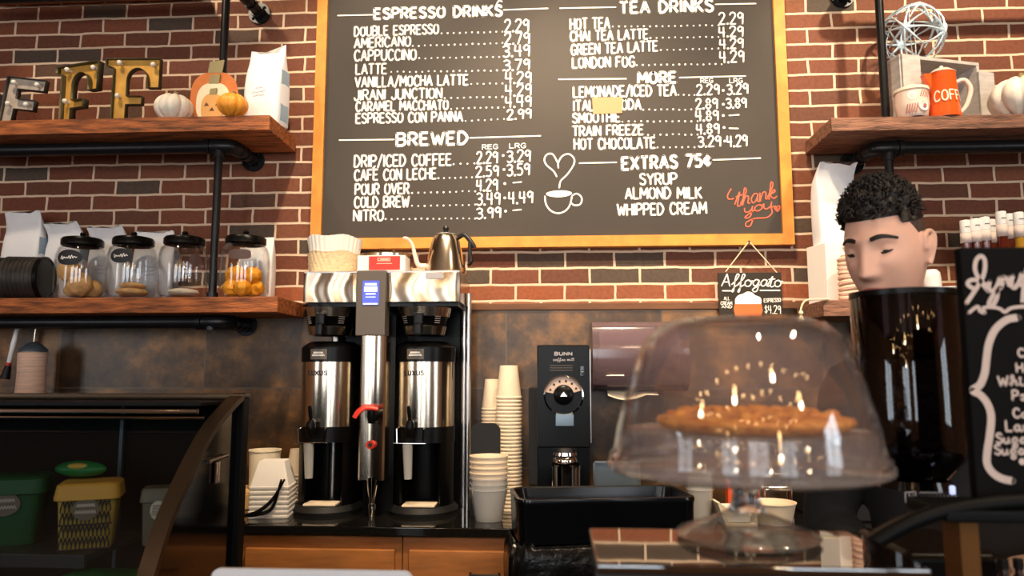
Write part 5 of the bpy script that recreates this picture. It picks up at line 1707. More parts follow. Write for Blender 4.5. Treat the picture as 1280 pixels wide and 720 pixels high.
MB().lathe([(0.0, LZ(566)), (0.046, LZ(566)), (0.048, LZ(570)), (0.043, LZ(572)), (0.048, LZ(575)), (0.048, LZ(578)), (0.043, LZ(580)), (0.0, LZ(580))], 40, (0.003, -0.1, 0)).build('chute_collar', M['chrome'], gr)
MB().lathe([(0.0, 0.0255), (0.054, 0.0255), (0.056, LZ(588)), (0.06, LZ(583)), (0.055, LZ(582)), (0.052, 0.03), (0.0, 0.03)], 44, (0.006, -0.088, 0)).build('grounds_cup', M['chrome'], gr)

# ------------------------------------------------------------------ smoked paper towel dispenser on the tiles
dx0, dx1 = ax(741, 2.98, 1.5), ax(862, 2.98, 1.5)
dz1, dz0 = at(790, 401, 2.98).z, at(790, 489, 2.98).z
dc = (dx0 + dx1) / 2
dsp = thing('towel_dispenser', 'smoked plum plastic paper towel dispenser on the tiled wall', 'towel dispenser', (dc, WALL - 0.014, dz0))
dw, dh = dx1 - dx0, dz1 - dz0
pr = [(-0.0, 0.0), (-0.14, 0.0), (-0.19, 0.025), (-0.215, 0.08), (-0.218, 0.16), (-0.205, dh - 0.03), (-0.18, dh - 0.006), (-0.15, dh), (0.0, dh)]
pr = [(a, b) for a, b in pr]
MB().prism(pr, -dw / 2, dw / 2, 'yz').build('cover', M['smoke'], dsp, solid=0.0)
MB().box((0, -0.012, dh / 2), (dw * 0.96, 0.02, dh * 0.96)).build('back_plate', M['black_soft'], dsp)
MB().cyl((-dw * 0.42, -0.1, dh * 0.62), (dw * 0.42, -0.1, dh * 0.62), 0.075, n=40).build('towel_roll', M['bag_print'], dsp)
MB().box((0, -0.1, dh * 0.1), (dw * 0.94, 0.13, dh * 0.17), bev=0.006).build('roller_housing', M['black_soft'], dsp)
x = ax(770, 2.96, 1.5) - dc
MB().cyl((x - 0.036, -0.222, dh * 0.22), (x + 0.03, -0.222, dh * 0.22), 0.003, n=10).build('maker_mark', M['steel'], dsp)
MB().grid(lambda u, v: Vector((x - 0.03 + 0.2 * u, -0.13 - 0.05 * v + 0.01 * math.sin(u * 6), 0.002 - 0.035 * v * (0.35 + 0.65 * math.sin(PI * min(1, u * 1.2 + 0.1))) - 0.006 * u)), 16, 6).build('paper_towel', M['cream'], dsp, solid=0.001)

# stainless panel and small things right of the bin
t = thing('splash_guard', 'low blue-grey steel splash guard standing behind the black bin', 'splash guard', (ax(769, 3.0, 1.1), 3.0, CTZ))
x0, x1 = ax(741, 3.0, 1.1) - t.location.x, ax(800, 3.0, 1.1) - t.location.x
zh = at(770, 576, 3.0).z - CTZ
MB().box(((x0 + x1) / 2, 0, zh / 2), (x1 - x0, 0.01, zh), bev=0.001).build('sheet', M['steel_blue'], t)
fm = MB().box(((x0 + x1) / 2, -0.006, zh - 0.004), (x1 - x0, 0.012, 0.008))
for xx in (x0 + 0.004, x1 - 0.004):
    fm.box((xx, -0.006, zh / 2), (0.008, 0.012, zh))
fm.build('edge_frame', M['steel_soft'], t)
cup_stack('stack of clear plastic cups behind the cake stand foot', (ax(875, 2.8, 1.0), 2.8, CTZ), 4, 0.02, 0.036, 0.047, 0.12, True, 'clear_cup', None, 'plastic_cup')
bw = MB()
paper_cup(bw, 0, 0.062, 0.078, 0.075, True)
tag(bw.build('paper_bowl', M['cup'], loc=(ax(966, 2.8, 1.0), 2.8, CTZ)), 'round kraft paper bowl with white rim right of the cake stand stem', 'bowl')
t = thing('napkin_tray', 'cream folded card tray left of the cake stand stem', 'tray', (ax(919, 2.78, 1.0), 2.79, CTZ), R(4))
MB().prism([(-0.05, 0.0), (0.06, 0.0), (0.06, 0.08), (0.052, 0.08), (0.052, 0.008), (-0.044, 0.008), (-0.07, 0.082), (-0.078, 0.08)], -0.06, 0.06).build('tray_body', M['cream'], t)
MB().box((0.0, 0.0, 0.036), (0.08, 0.1, 0.05), bev=0.004).build('napkins', M['white'], t)
tag(MB().box((0, 0, 0.06), (0.13, 0.05, 0.12), bev=0.003).build('tea_box', M['box_orange'], loc=(ax(928, 3.02, 1.1), 3.02, CTZ)), 'small orange-red box on the back counter behind the cake stand stem', 'box')
t = thing('wire_rack', 'small chrome wire rack behind the kraft paper bowl', 'rack', (ax(970, 2.93, 1.1), 2.94, CTZ))
for zz in (0.05, 0.1, 0.15):
    MB().tube([(-0.05, -0.03, zz), (0.05, -0.03, zz), (0.05, 0.03, zz), (-0.05, 0.03, zz)], 0.004, 8, closed=True).build('hoop', M['chrome'], t)
for sx in (-1, 1):
    for sy in (-1, 1):
        MB().cyl((sx * 0.05, sy * 0.03, 0), (sx * 0.05, sy * 0.03, 0.16), 0.004, n=10).build('leg', M['chrome'], t)
tag(MB().box((0, 0, 0.12), (0.3, 0.3, 0.24), bev=0.01).build('countertop_appliance', M['black_soft'], loc=(ax(1050, 3.0, 1.1), 2.98, CTZ)), 'black boxy appliance on the counter behind the dark bean hopper', 'appliance')

# ------------------------------------------------------------------ things on the upper right shelf
Y = 3.075
cr = thing('wooden_crate', 'whitewashed open wooden crate standing behind the orange coffee pot', 'crate', (ax(1163, Y, 2.6), Y, UR + 0.001), R(16))
cw, ch, cdp, tk = 0.385, 0.295, 0.12, 0.014
MB().box((0, 0, ch - tk / 2), (cw, cdp, tk), bev=0.002).build('top_board', M['crate'], cr)
MB().box((0, 0, tk / 2), (cw, cdp, tk), bev=0.002).build('bottom_board', M['crate'], cr)
for sx in (-1, 1):
    MB().box((sx * (cw / 2 - tk / 2), 0, ch / 2), (tk, cdp, ch - 2 * tk - 0.001), bev=0.002).build('side_board', M['crate'], cr)
for x, w in ((-0.145, 0.085), (-0.02, 0.07), (0.12, 0.055)):
    MB().box((x, cdp / 2 - 0.006, ch / 2), (w, 0.01, ch - 2 * tk - 0.001)).build('back_slat', M['crate'], cr)
MB().box((-0.145, -cdp / 2 - 0.006, ch / 2), (0.085, 0.01, ch - 0.004), bev=0.002).build('front_slat', M['crate'], cr)
MB().box((0.215, -cdp / 2 - 0.006, ch / 2 - 0.02), (0.075, 0.01, ch - 0.044), bev=0.002).build('front_slat', M['crate'], cr)

st = thing('star_ball', 'pale blue openwork wire ball of starbursts on the crate', 'ornament', (ax(1142, Y, 2.8), Y, UR + ch + 0.002))
rb = 0.125
dirs = [(-0.58, -0.74, -0.05), (0.6, -0.72, -0.2), (0.0, -0.55, 0.8), (-0.75, 0.2, 0.5), (0.8, 0.2, 0.45), (0.05, 0.8, 0.1), (-0.1, -0.1, -0.93)]
cen = Vector((0, 0, rb))
for d in dirs:
    d = Vector(d).normalized()
    u = d.orthogonal().normalized()
    v = d.cross(u)
    m = MB()
    for k in range(8):
        a = 2 * PI * k / 8
        w = u * math.cos(a) + v * math.sin(a)
        pts = []
        for q in (0.0, 0.25, 0.52, 0.8):
            pts.append(cen + (d * math.cos(q) + w * math.sin(q)).normalized() * rb)
        m.tube(pts, [0.011, 0.005, 0.0034, 0.0026], 6, smooth=2)
    m.build('starburst', M['star'], st)
m = MB()
for k in range(3):
    a = PI * k / 3
    m.tube([cen + Vector((math.cos(a) * math.cos(t), math.sin(a) * math.cos(t), math.sin(t))) * rb * 0.985 for t in [2 * PI * j / 36 for j in range(36)]], 0.002, 6, closed=True)
m.build('wire_frame', M['star'], st)

Y2 = 2.905
mg = thing('painted_jar', 'small lidded jar with pink and white painted face beside the orange coffee pot', 'jar', (ax(1140, Y2, 2.5), Y2, UR + 0.001))
jr = (ax(1160, Y2, 2.5) - ax(1120, Y2, 2.5)) / 2
jh = at(1140, 117, Y2).z - UR
MB().lathe([(0.0, 0.0), (jr * 0.8, 0.0), (jr * 0.9, 0.008), (jr, jh * 0.5), (jr * 0.98, jh), (0, jh)], 40).build('jar_body', M['pale_enamel'], mg)
MB().lathe([(0.0, jh + 0.03), (jr * 0.3, jh + 0.03), (jr * 0.33, jh + 0.022), (jr * 0.55, jh + 0.02), (jr * 1.03, jh + 0.012), (jr * 1.05, jh), (0, jh)], 40).build('lid', M['cream'], mg)
fj = lambda a, b: Vector((jr * 1.005 * math.sin(a), -jr * 1.005 * math.cos(a), b))
g = MB()
rj = jr * 1.006
fj2 = lambda a, b: Vector((rj * math.sin(a / rj), -rj * math.cos(a / rj), b))
for cx0, cz0, r0 in ((-0.024, jh * 0.74, 0.017), (0.018, jh * 0.36, 0.022)):
    g.dot(cx0, cz0, r0, fj2, 22)
g.build('painted_rounds', M['white_gloss'], mg)
g = MB()
for i in range(5):
    g.stroke([(-0.05 + i * 0.009, jh * 0.1), (-0.042 + i * 0.009, jh * 0.42)], 0.0035, fj2)
    g.stroke([(0.004 + i * 0.009, jh * 0.68), (0.014 + i * 0.009, jh * 0.92)], 0.0035, fj2)
rj3 = rj + 0.0008
g.dot(0.022, jh * 0.34, 0.008, lambda a, b: Vector((rj3 * math.sin(a / rj3), -rj3 * math.cos(a / rj3), b)), 12)
g.build('painted_lines', M['lip'], mg)

px0 = ax(1180, Y2, 2.55)
pot = thing('coffee_pot', 'orange enamel coffee pot lettered COFFEE on the upper right shelf', 'coffee pot', (px0, Y2 + 0.01, UR + 0.001))
ph = at(1180, 92, Y2).z - UR
r0 = (ax(1198, Y2, 2.5) - ax(1160, Y2, 2.5)) / 2
MB().lathe([(0.0, 0.0), (r0 * 1.06, 0.0), (r0 * 1.08, 0.006), (r0 * 1.02, 0.02), (r0 * 0.84, ph * 0.97), (r0 * 0.86, ph), (0.0, ph)], 44).build('pot_body', M['pot_orange'], pot)
l = MB().lathe([(0.0, ph + 0.034), (r0 * 0.12, ph + 0.033), (r0 * 0.16, ph + 0.024), (r0 * 0.5, ph + 0.018), (r0 * 0.88, ph + 0.002), (r0 * 0.88, ph), (0, ph)], 40).build('lid', M['pale_enamel'], pot)
MB().prism([(-r0 * 0.8, ph * 0.62), (-r0 * 1.25, ph * 0.94), (-r0 * 1.28, ph), (-r0 * 0.7, ph * 0.985)], -0.016, 0.016).build('spout', M['pot_orange'], pot)
MB().tube([(r0 * 0.86, 0, ph * 0.8), (r0 * 1.45, 0, ph * 0.86), (r0 * 1.85, 0, ph * 0.66), (r0 * 1.5, 0, ph * 0.3), (r0 * 0.98, 0, ph * 0.12)], [0.008, 0.01, 0.01, 0.009, 0.007], 10, smooth=5).build('handle', M['pale_enamel'], pot)
g = MB()
ss, W = lettering('COFFEE', 1.8)
rr = r0 * 0.985
zb = ph * 0.33
fz = lambda a, b: Vector(((rr - (b - zb) * 0.12 + 0.0022) * math.sin(a / rr), -(rr - (b - zb) * 0.12 + 0.0022) * math.cos(a / rr), b))
for s in ss:
    pts = []
    for (a, b), (c, d_) in zip(s, s[1:]):
        for q in range(4):
            pts.append((a + (c - a) * q / 4, b + (d_ - b) * q / 4))
    pts.append(s[-1])
    g.stroke([(-0.058 + a / W * 0.15, zb + b * 0.0042) for a, b in pts], 0.0058, fz)
g.build('lettering', M['cream'], pot)
pumpkin('large white pumpkin at the right end of the upper right shelf', (ax(1276, 2.93, 2.55), 2.93, UR + 0.001), 0.115, 0.088, M['pumpkin_white'], M['stem'], 9, 0.11)

# ------------------------------------------------------------------ things on the lower right shelf
coffee_bag('tall white coffee bag standing on a carton behind the man', (ax(1046, 3.08, 1.9), 3.08, LR + 0.245), 0.17, 0.085, 0.325, R(12), 0.05, 0.012, False)
t = thing('white_carton', 'tall white carton with a cream cord under the coffee bag', 'carton', (ax(1042, 3.06, 1.85), 3.06, LR + 0.001), R(14))
MB().box((0, 0, 0.12), (0.15, 0.13, 0.24), bev=0.003).build('carton_body', M['white'], t)
MB().tube([(0.06, -0.068, 0.24), (0.05, -0.07, 0.16), (0.062, -0.071, 0.08), (0.058, -0.068, 0.0)], 0.006, 8, smooth=4).tube([(0.0, -0.069, 0.225), (0.035, -0.072, 0.21), (0.06, -0.07, 0.235)], 0.005, 8, smooth=4).build('cord', M['rope'], t)
t = thing('cord_roll', 'roll of beige knotted cord beside the white carton', 'cord roll', (ax(1062, 2.92, 1.8), 2.92, LR + 0.001))
rr_ = MB()
for k in range(9):
    rr_.tube([(0.032 * math.cos(a), 0.032 * math.sin(a), 0.012 + k * 0.019 + 0.004 * math.sin(a + k)) for a in [2 * PI * j / 20 for j in range(20)]], 0.0105, 8, closed=True)
rr_.build('cord', M['twine'], t)
MB().cyl((0, 0, 0), (0, 0, 0.178), 0.028, n=20).build('core', M['kraft'], t)
a, b = at(1028, 377, 2.855), at(1001, 400, 2.855)
t = thing('cord_tassel', 'cream cord with a knotted end hanging off the lower right shelf', 'cord', (a.x, 2.85, a.z))
d = b - a
MB().tube([(0.03, 0.02, 0.01), (0, 0, 0.008), (d.x * 0.75, 0, 0.004), (d.x, 0, d.z * 0.45), (d.x, 0, d.z)], 0.0035, 8, smooth=5).build('cord', M['rope'], t)
kn = MB().ball((d.x, 0, d.z * 0.62), 0.009, 12, 8)
for k in range(5):
    kn.tube([(d.x, 0, d.z * 0.68), (d.x + (k - 2) * 0.005, -0.002, d.z * 1.05)], 0.0024, 6)
kn.build('knot', M['rope'], t)
for i, (px, top, Yc, lab) in enumerate(((1165, 337, 3.0, 'white domed canister on the lower right shelf beside the man'), (1147, 338, 3.1, 'white domed canister on the lower right shelf, half behind the man'))):
    zt = at(px, top, Yc).z - LR
    tag(MB().lathe([(0.0, zt), (0.02, zt - 0.002), (0.031, zt - 0.014), (0.034, zt - 0.04), (0.036, 0.004), (0.034, 0.0), (0.0, 0.0)], 36).build('white_canister', M['white_gloss'], loc=(ax(px, Yc, 1.8), Yc, LR + 0.001)), lab, 'canister')
tag(MB().lathe([(0.0, 0.0), (0.05, 0.0), (0.058, 0.045), (0.061, 0.05), (0.058, 0.053), (0.048, 0.01), (0.0, 0.006)], 36).build('white_bowl', M['white_gloss'], loc=(ax(1187, 2.95, 1.75), 2.95, LR + 0.001)), 'shallow white bowl on the lower right shelf left of the syrup bottles', 'bowl')


def syrup_bottle(label, px, Yc, top, m, r=0.036, label_h=0.075):
    H = at(px, top, Yc).z - LR
    t = thing('syrup_bottle', label, 'syrup bottle', (ax(px, Yc, 1.9), Yc, LR + 0.001), 0, 'syrup bottles behind the black syrups sign')
    MB().lathe([(0.0, 0.003), (r * 0.9, 0.0), (r, 0.006), (r, H * 0.5), (r * 0.85, H * 0.57), (0.0185, H * 0.63), (0.0175, H * 0.79), (0.0165, H - 0.05), (0.0, H - 0.05)], 32).build('bottle_body', M[m], t)
    MB().lathe([(0.0192, H * 0.715), (0.0186, H - 0.051)], 28, cap=False).build('neck_label', M['pump_label'], t, solid=0.001)
    MB().lathe([(0.0, H), (0.017, H), (0.0185, H - 0.003), (0.0185, H - 0.05), (0.0, H - 0.05)], 28).build('cap', M['white_gloss'], t)
    g = MB()
    rc = 0.0192
    g.stroke([(-0.009 + i * 0.003, H - 0.03 + (0.004 if i % 2 else 0)) for i in range(7)], 0.002, lambda a, b: Vector((rc * math.sin(a / rc), -rc * math.cos(a / rc), b)))
    g.build('cap_mark', M['label_dark'], t)


for px, Yc, top, m, lab in ((1209, 2.96, 276, 'amber', 'amber syrup bottle, leftmost behind the black syrups sign'), (1222, 2.96, 274, 'amber', 'amber syrup bottle, second from the left behind the black syrups sign'),
                            (1234, 2.96, 272, 'amber', 'amber syrup bottle, third from the left behind the black syrups sign'), (1242, 3.06, 275, 'amber', 'amber syrup bottle standing in the second row, behind the third bottle'),
                            (1255, 2.93, 265, 'amber', 'taller red-brown syrup bottle behind the word on the black sign'), (1265, 3.05, 268, 'amber', 'amber syrup bottle in the second row beside the taller red-brown one'),
                            (1277, 2.93, 266, 'gold_syrup', 'golden syrup bottle at the right edge of the photo')):
    syrup_bottle(lab, px, Yc, top, m, 0.0195 if Yc < 3 and px < 1240 else 0.026)

# ------------------------------------------------------------------ the front bar
tag(MB().box((0.55, 0.95, 0.98), (2.6, 0.74, 0.04), bev=0.006).box((0.55, 0.97, 0.48), (2.52, 0.62, 0.96)).build('front_bar', M['case_black']), 'black front bar counter between the customers and the barista', 'bar counter')
LZT, LX0, LX1, LY0, LY1 = 1.297, 0.0315, 0.295, 0.628, 0.772
KS = 0.765
ld = thing('bar_ledge', 'raised glossy black ledge under the cake stand', 'ledge', ((LX0 + LX1) / 2, (LY0 + LY1) / 2, 1.0005))
MB().box((0, 0, LZT - 1.0005 - 0.006), (LX1 - LX0, LY1 - LY0, 0.012), bev=0.002).build('top', M['ledge'], ld)
MB().box((0, 0.002, (LZT - 1.0005 - 0.012) / 2), (LX1 - LX0 - 0.006, LY1 - LY0 - 0.01, LZT - 1.0005 - 0.0125)).build('body', M['black_gloss'], ld)

KX, KY = ax(932.5, 0.732, 1.33), 0.732
cs = thing('cake_stand', 'clear glass cake stand on the glossy black ledge', 'cake stand', (KX, KY, LZT + 0.0005))
cs.scale = (KS, KS, KS)
MB().lathe([(0.0, 0.002), (0.072, 0.0), (0.083, 0.001), (0.086, 0.005), (0.083, 0.009), (0.06, 0.017), (0.035, 0.027), (0.023, 0.0335), (0.0, 0.0335)], 56).build('foot', M['foot_glass'], cs)
MB().lathe([(0.0, 0.034), (0.022, 0.034), (0.0175, 0.044), (0.016, 0.056), (0.02, 0.07), (0.03, 0.0795), (0.0, 0.0795)], 40).build('stem', M['solid_glass'], cs)
MB().lathe([(0.0, 0.0798), (0.1, 0.08), (0.163, 0.081), (0.169, 0.085), (0.169, 0.092), (0.165, 0.0935), (0.156, 0.09), (0.152, 0.094), (0.15, 0.129), (0.146, 0.132), (0.142, 0.1305), (0.0, 0.1295)], 72).build('plate', M['plate_glass'], cs)
dm = thing('cake_dome', 'clear glass dome covering the pie on the cake stand', 'glass dome', (KX, KY, LZT + 0.0947 * KS))
dm.scale = (KS, KS, KS)
MB().lathe([(0.161, 0.0), (0.166, 0.001), (0.1665, 0.006), (0.161, 0.012), (0.1565, 0.04), (0.1385, 0.103), (0.1265, 0.135), (0.116, 0.153), (0.101, 0.168), (0.075, 0.1745), (0.0, 0.176),
            (0.0, 0.173), (0.073, 0.1715), (0.098, 0.165), (0.113, 0.151), (0.1235, 0.1335), (0.1355, 0.102), (0.1535, 0.04), (0.158, 0.012), (0.161, 0.004)], 80, closed=False, cap=False).build('glass_shell', M['dome'], dm)
pz = LZT + 0.0005 + 0.1302 * KS + 0.0004
pie = thing('pie', 'golden crumb-topped pie under the glass dome', 'pie', (KX + 0.009, KY, pz))
pie.scale = (KS, KS, KS)


def crust(lo, la):
    d = Vector((math.cos(lo) * math.cos(la), math.sin(lo) * math.cos(la), math.sin(la)))
    return 1 + 0.05 * mnoise.noise(d * 9) + 0.05 * mnoise.noise(d * 24)


MB().lathe([(0.0, 0.0), (0.1, 0.0), (0.112, 0.003), (0.1185, 0.011), (0.116, 0.016), (0.0, 0.014)], 64).build('crust', M['pie'], pie)
tp = MB()
tp.ball((0, 0, 0.013), (0.111, 0.111, 0.013), 90, 22, crust)
for k in range(70):
    a, r = random.uniform(0, 2 * PI), 0.105 * math.sqrt(random.random())
    q = random.uniform(0.006, 0.012)
    tp.ball((r * math.cos(a), r * math.sin(a), 0.014 + 0.0105 * math.sqrt(max(0, 1 - (r / 0.112) ** 2))), (q, q * 0.9, q * 0.6), 8, 6)
tp.build('crumb_topping', M['pie'], pie)

# dark bean hopper on its grinder
HX, HY = (ax(1071, 1.15, 1.45) + ax(1197, 1.15, 1.45)) / 2, 1.15
HR = (ax(1197, 1.15, 1.45) - ax(1071, 1.15, 1.45)) / 2
hz = lambda py: at(1130, py, HY).z
gd = thing('espresso_grinder', 'black espresso grinder with a large smoked bean hopper in front of the man', 'espresso grinder', (HX, HY, 1.0005))
zb, zt = hz(598) - 1.0005, hz(367) - 1.0005
MB().lathe([(HR * 0.62, zb), (HR * 0.96, zb + 0.03), (HR, zb + 0.045), (HR, zt - 0.004), (HR - 0.003, zt), (HR - 0.004, zb + 0.045), (HR * 0.6, zb + 0.002)], 64, cap=False).build('hopper', M['hopper'], gd)
MB().lathe([(0.0, zt + 0.004), (HR * 0.9, zt + 0.003), (HR * 1.012, zt + 0.002), (HR * 1.015, zt - 0.006), (0.0, zt - 0.003)], 64).build('hopper_lid', M['black'], gd)
MB().lathe([(0.0, zb + 0.001), (HR * 0.66, zb), (HR * 0.7, zb - 0.012), (0.0, zb - 0.013)], 48).build('hopper_collar', M['black_gloss'], gd)
MB().box((0.008, -0.0, 0.145), (0.13, 0.17, zb - 0.163), bev=0.014, seg=3).build('grinder_body', M['black'], gd)
MB().box((0.008, 0.0, 0.032), (0.17, 0.24, 0.063), bev=0.008).build('base', M['black'], gd)
fy = -0.0862
f3 = lambda a, b: Vector((a, fy, b))
g = MB()
lx = lambda px: ax(px, HY + fy, 1.28) - HX
lz = lambda py: at(1160, py, HY + fy).z - 1.0005
q = [(lx(1132), lz(628)), (lx(1132), lz(616)), (lx(1145), lz(615)), (lx(1145), lz(627.5))]
g.stroke(q + [q[0]], 0.0018, f3)
g.stroke([(lx(1135), lz(625)), (lx(1137), lz(618)), (lx(1141), lz(624)), (lx(1142), lz(618))], 0.0014, f3)
g.stroke([(lx(1150) + i * (lx(1179) - lx(1150)) / 16, lz(616) + (0.0012 if i % 2 else -0.0008)) for i in range(17)], 0.001, f3)
g.stroke([(lx(1150) + i * (lx(1197) - lx(1150)) / 20, lz(624 - i * 0.1) + (0.0036 if i % 2 else -0.0024)) for i in range(21)], 0.0017, f3)
g.build('maker_lettering', M['bag_print'], gd)
MB().box((lx(1190), fy - 0.003, lz(612)), (0.007, 0.006, 0.012), bev=0.002).build('power_switch', M['lcd_white'], gd)
zbt = hz(447) - 1.0005
bn = MB()
bn.lathe([(0.0, zb + 0.003), (HR * 0.6, zb + 0.004), (HR * 0.93, zb + 0.033), (HR * 0.955, zb + 0.05), (HR * 0.955, zbt - 0.004), (HR * 0.9, zbt + 0.002), (HR * 0.5, zbt + 0.006), (0.0, zbt + 0.008)], 64)
tag(bn.build('coffee_beans', M['beans'], loc=(HX, HY, 1.0005)), 'dark roasted coffee beans filling the smoked hopper', 'coffee beans', None, 'stuff')

# the black curved case at the right that carries the sign
pts = []
for u, v in ((1046, 713), (1075, 690), (1110, 668), (1150, 648.5), (1200, 635), (1280, 627), (1400, 624)):
    p = at(u, v, 0.87)
    pts.append((p.x, p.z))
arc = [(pts[0][0] - 0.02, 1.12), (pts[0][0] - 0.028, 1.001)][::-1] + pts
arc = catmull(arc, 4)
rc_ = thing('curved_case', 'black curved glass countertop case under the syrups sign', 'display case', (0.7, 0.94, 1.0005))
CYF, CYB = 0.87, 0.95
off_ = (-0.7, -0.94, -1.0005)
MB().tube([(a, CYF, b) for a, b in arc], 0.0085, 14).build('arched_frame', M['case_black'], rc_, loc=off_)
g = MB()
for (a, b), (c, d_) in zip(arc, arc[1:]):
    g.bm.faces.new([g.bm.verts.new(v) for v in ((a, CYF, b), (c, CYF, d_), (c, CYF + 0.028, d_), (a, CYF + 0.028, b))])
bmesh.ops.remove_doubles(g.bm, verts=g.bm.verts[:], dist=1e-5)
g.build('curved_hood', M['case_black'], rc_, loc=off_, solid=0.003)
g = MB()
g.poly([(a, b) for a, b in arc] + [(arc[-1][0], 1.002)], lambda a, b: Vector((a, CYF - 0.001, b)))
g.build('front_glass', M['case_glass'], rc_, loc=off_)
xe = arc[-1][0]
MB().box((xe + 0.012, (CYF + CYB) / 2, 1.146), (0.024, CYB - CYF + 0.017, 0.29), bev=0.003).build('end_post', M['case_black'], rc_, loc=off_)
bx_ = ax(1197, CYF, 1.25)
MB().box(((bx_ + xe) / 2 - 0.003, (CYF + CYB) / 2, 1.296), (xe - bx_ + 0.02, CYB - CYF + 0.017, 0.014), bev=0.003).build('top_plate', M['case_black'], rc_, loc=off_)
MB().box(((arc[0][0] + xe) / 2 + 0.02, CYB - 0.004, 1.09), (xe - arc[0][0] - 0.09, 0.008, 0.15)).build('rear_door', M['black_gloss'], rc_, loc=off_)
MB().box(((arc[0][0] + xe) / 2, (CYF + CYB) / 2, 1.0075), (xe - arc[0][0], CYB - CYF, 0.013)).build('deck', M['black_gloss'], rc_, loc=off_)
MB().box(((bx_ + xe) / 2 + 0.01, 0.908, 1.17), (xe - bx_ - 0.04, 0.065, 0.008)).build('shelf', M['black_gloss'], rc_, loc=off_)
p0, p1 = at(1198, 638, 0.888), at(1225, 672, 0.888)
zc = 1.1745
tag(MB().box((0, 0, (p0.z - zc) / 2), (p1.x - p0.x, 0.04, p0.z - zc), bev=0.002).build('brown_box', M['carton'], loc=((p0.x + p1.x) / 2, 0.908, zc)), 'orange-brown box on the shelf of the curved case under the sign', 'box')
for px, lab in ((1257, 'small bottle with cream label inside the curved case, left of its twin'), (1276, 'small bottle with cream label inside the curved case at the right edge of the photo')):
    t = thing('small_bottle', lab, 'bottle', (ax(px, 0.905, 1.2), 0.905, zc))
    MB().lathe([(0.0, 0.0), (0.0085, 0.0), (0.009, 0.002), (0.009, 0.044), (0.004, 0.052), (0.004, 0.058), (0.0, 0.058)], 24).build('bottle_body', M['amber'], t)
    MB().lathe([(0.0093, 0.006), (0.0093, 0.04)], 24, cap=False).build('bottle_label', M['cream'], t, solid=0.0004)
    MB().cyl((0, 0, 0.0575), (0, 0, 0.068), 0.0055, n=16).build('cap', M['silver_dark'], t)

# syrups sign on the case
SGY = 0.9
a, b = at(1198, 309, SGY), at(1198, 624, SGY)
sx0, sx1, sz1, sz0 = a.x + 0.001, ax(1412, SGY, 1.45), a.z, 1.3035
ss_ = thing('syrups_sign', 'black chalkboard headed Syrups standing on the curved case at the right edge', 'sign', ((sx0 + sx1) / 2, SGY, sz0))
sxm = (sx0 + sx1) / 2
MB().box((0, 0.008, (sz1 - sz0) / 2), (sx1 - sx0, 0.016, sz1 - sz0), bev=0.004).build('slate', M['blackboard'], ss_)
MB().box((0, 0.033, 0.01), (0.14, 0.034, 0.0195), bev=0.003).build('foot_block', M['black_soft'], ss_)
Q2 = lambda px, py: at(px, py, SGY - 0.001)
fs = lambda a_, b_: Vector((a_ - sxm, -0.001, b_ - sz0))
xz = lambda px, py: (Q2(px, py).x, Q2(px, py).z)


def sput(mb, text, x0, y0, x1, y1, cap, w, **k):
    o = Vector((sxm, SGY, sz0))
    p0, p1 = Q2(x0, y0), Q2(x1, y1)
    write(mb, text, p0 - o, p1 - o, Q2(x0, y0 - cap).z - p0.z, w, **k)


def curve(mb, pts, w, sm=5):
    mb.stroke(catmull([xz(*p) for p in pts], sm), w, fs)


g = MB()
curve(g, [(1219, 362), (1210, 356), (1212, 351), (1220, 350), (1232, 356), (1236, 364), (1226, 352), (1219, 338), (1220, 326), (1226, 320), (1231, 326), (1230, 342), (1222, 358), (1208, 379)], 0.005)
curve(g, [(1235, 362), (1237, 352), (1236, 360), (1241, 364), (1246, 358), (1250, 347), (1247, 360), (1246, 372), (1240, 383), (1236, 380), (1242, 368), (1252, 358)], 0.0049)
curve(g, [(1252, 358), (1255, 346), (1257, 352), (1262, 347), (1261, 356), (1266, 356)], 0.0049)
curve(g, [(1266, 345), (1264, 355), (1268, 360), (1274, 352), (1277, 342), (1274, 355), (1280, 356)], 0.0049)
curve(g, [(1283, 336), (1278, 378), (1282, 344), (1292, 336), (1296, 346), (1286, 352)], 0.0049)
curve(g, [(1300, 340), (1306, 334), (1308, 342), (1304, 350)], 0.0049)
g.build('syrups_lettering', M['chalk_grey'], ss_)
g = MB()
curve(g, [(1211, 391), (1222, 383), (1225, 389), (1231, 391), (1229, 385), (1240, 384), (1250, 386), (1256, 390), (1262, 386), (1270, 384), (1290, 383), (1310, 387)], 0.004)
g.build('flourish', M['chalk_grey'], ss_)
g = MB()
curve(g, [(1272, 397), (1258, 400), (1244, 412), (1236, 430), (1233, 450), (1231, 466), (1225, 481), (1216, 488), (1226, 494), (1235, 506), (1239, 522), (1237, 545), (1234, 565), (1234, 580), (1241, 591), (1252, 598), (1265, 601)], 0.0085)
curve(g, [(1340, 397), (1354, 400), (1368, 412), (1376, 430), (1379, 450), (1381, 466), (1387, 481), (1396, 488), (1386, 494), (1377, 506), (1373, 522), (1375, 545), (1378, 565), (1378, 580), (1371, 591), (1360, 598), (1347, 601)], 0.0085)
g.build('brace', M['chalk_grey'], ss_)
for text, x0, y, x1, cap in (('Caramel', 1273, 446, 1340, 10), ('Hazelnut', 1271, 465, 1348, 11), ('White', 1248, 482, 1300, 12), ('Peach', 1266, 500, 1312, 12), ('Coconut', 1267, 522, 1334, 11),
                             ('Lavender', 1258, 539, 1340, 13), ('Sugar', 1246, 554, 1292, 12), ('Sugar', 1244, 568, 1290, 12)):
    g = MB()
    sput(g, text, x0, y, x1, y, cap, 0.0026)
    g.build('syrup_name', M['chalk_grey'], ss_)
g = MB()
p = xz(1278, 577)
g.dot(p[0], p[1], 0.004, fs, 14)
g.build('bullet', M['chalk_grey'], ss_)

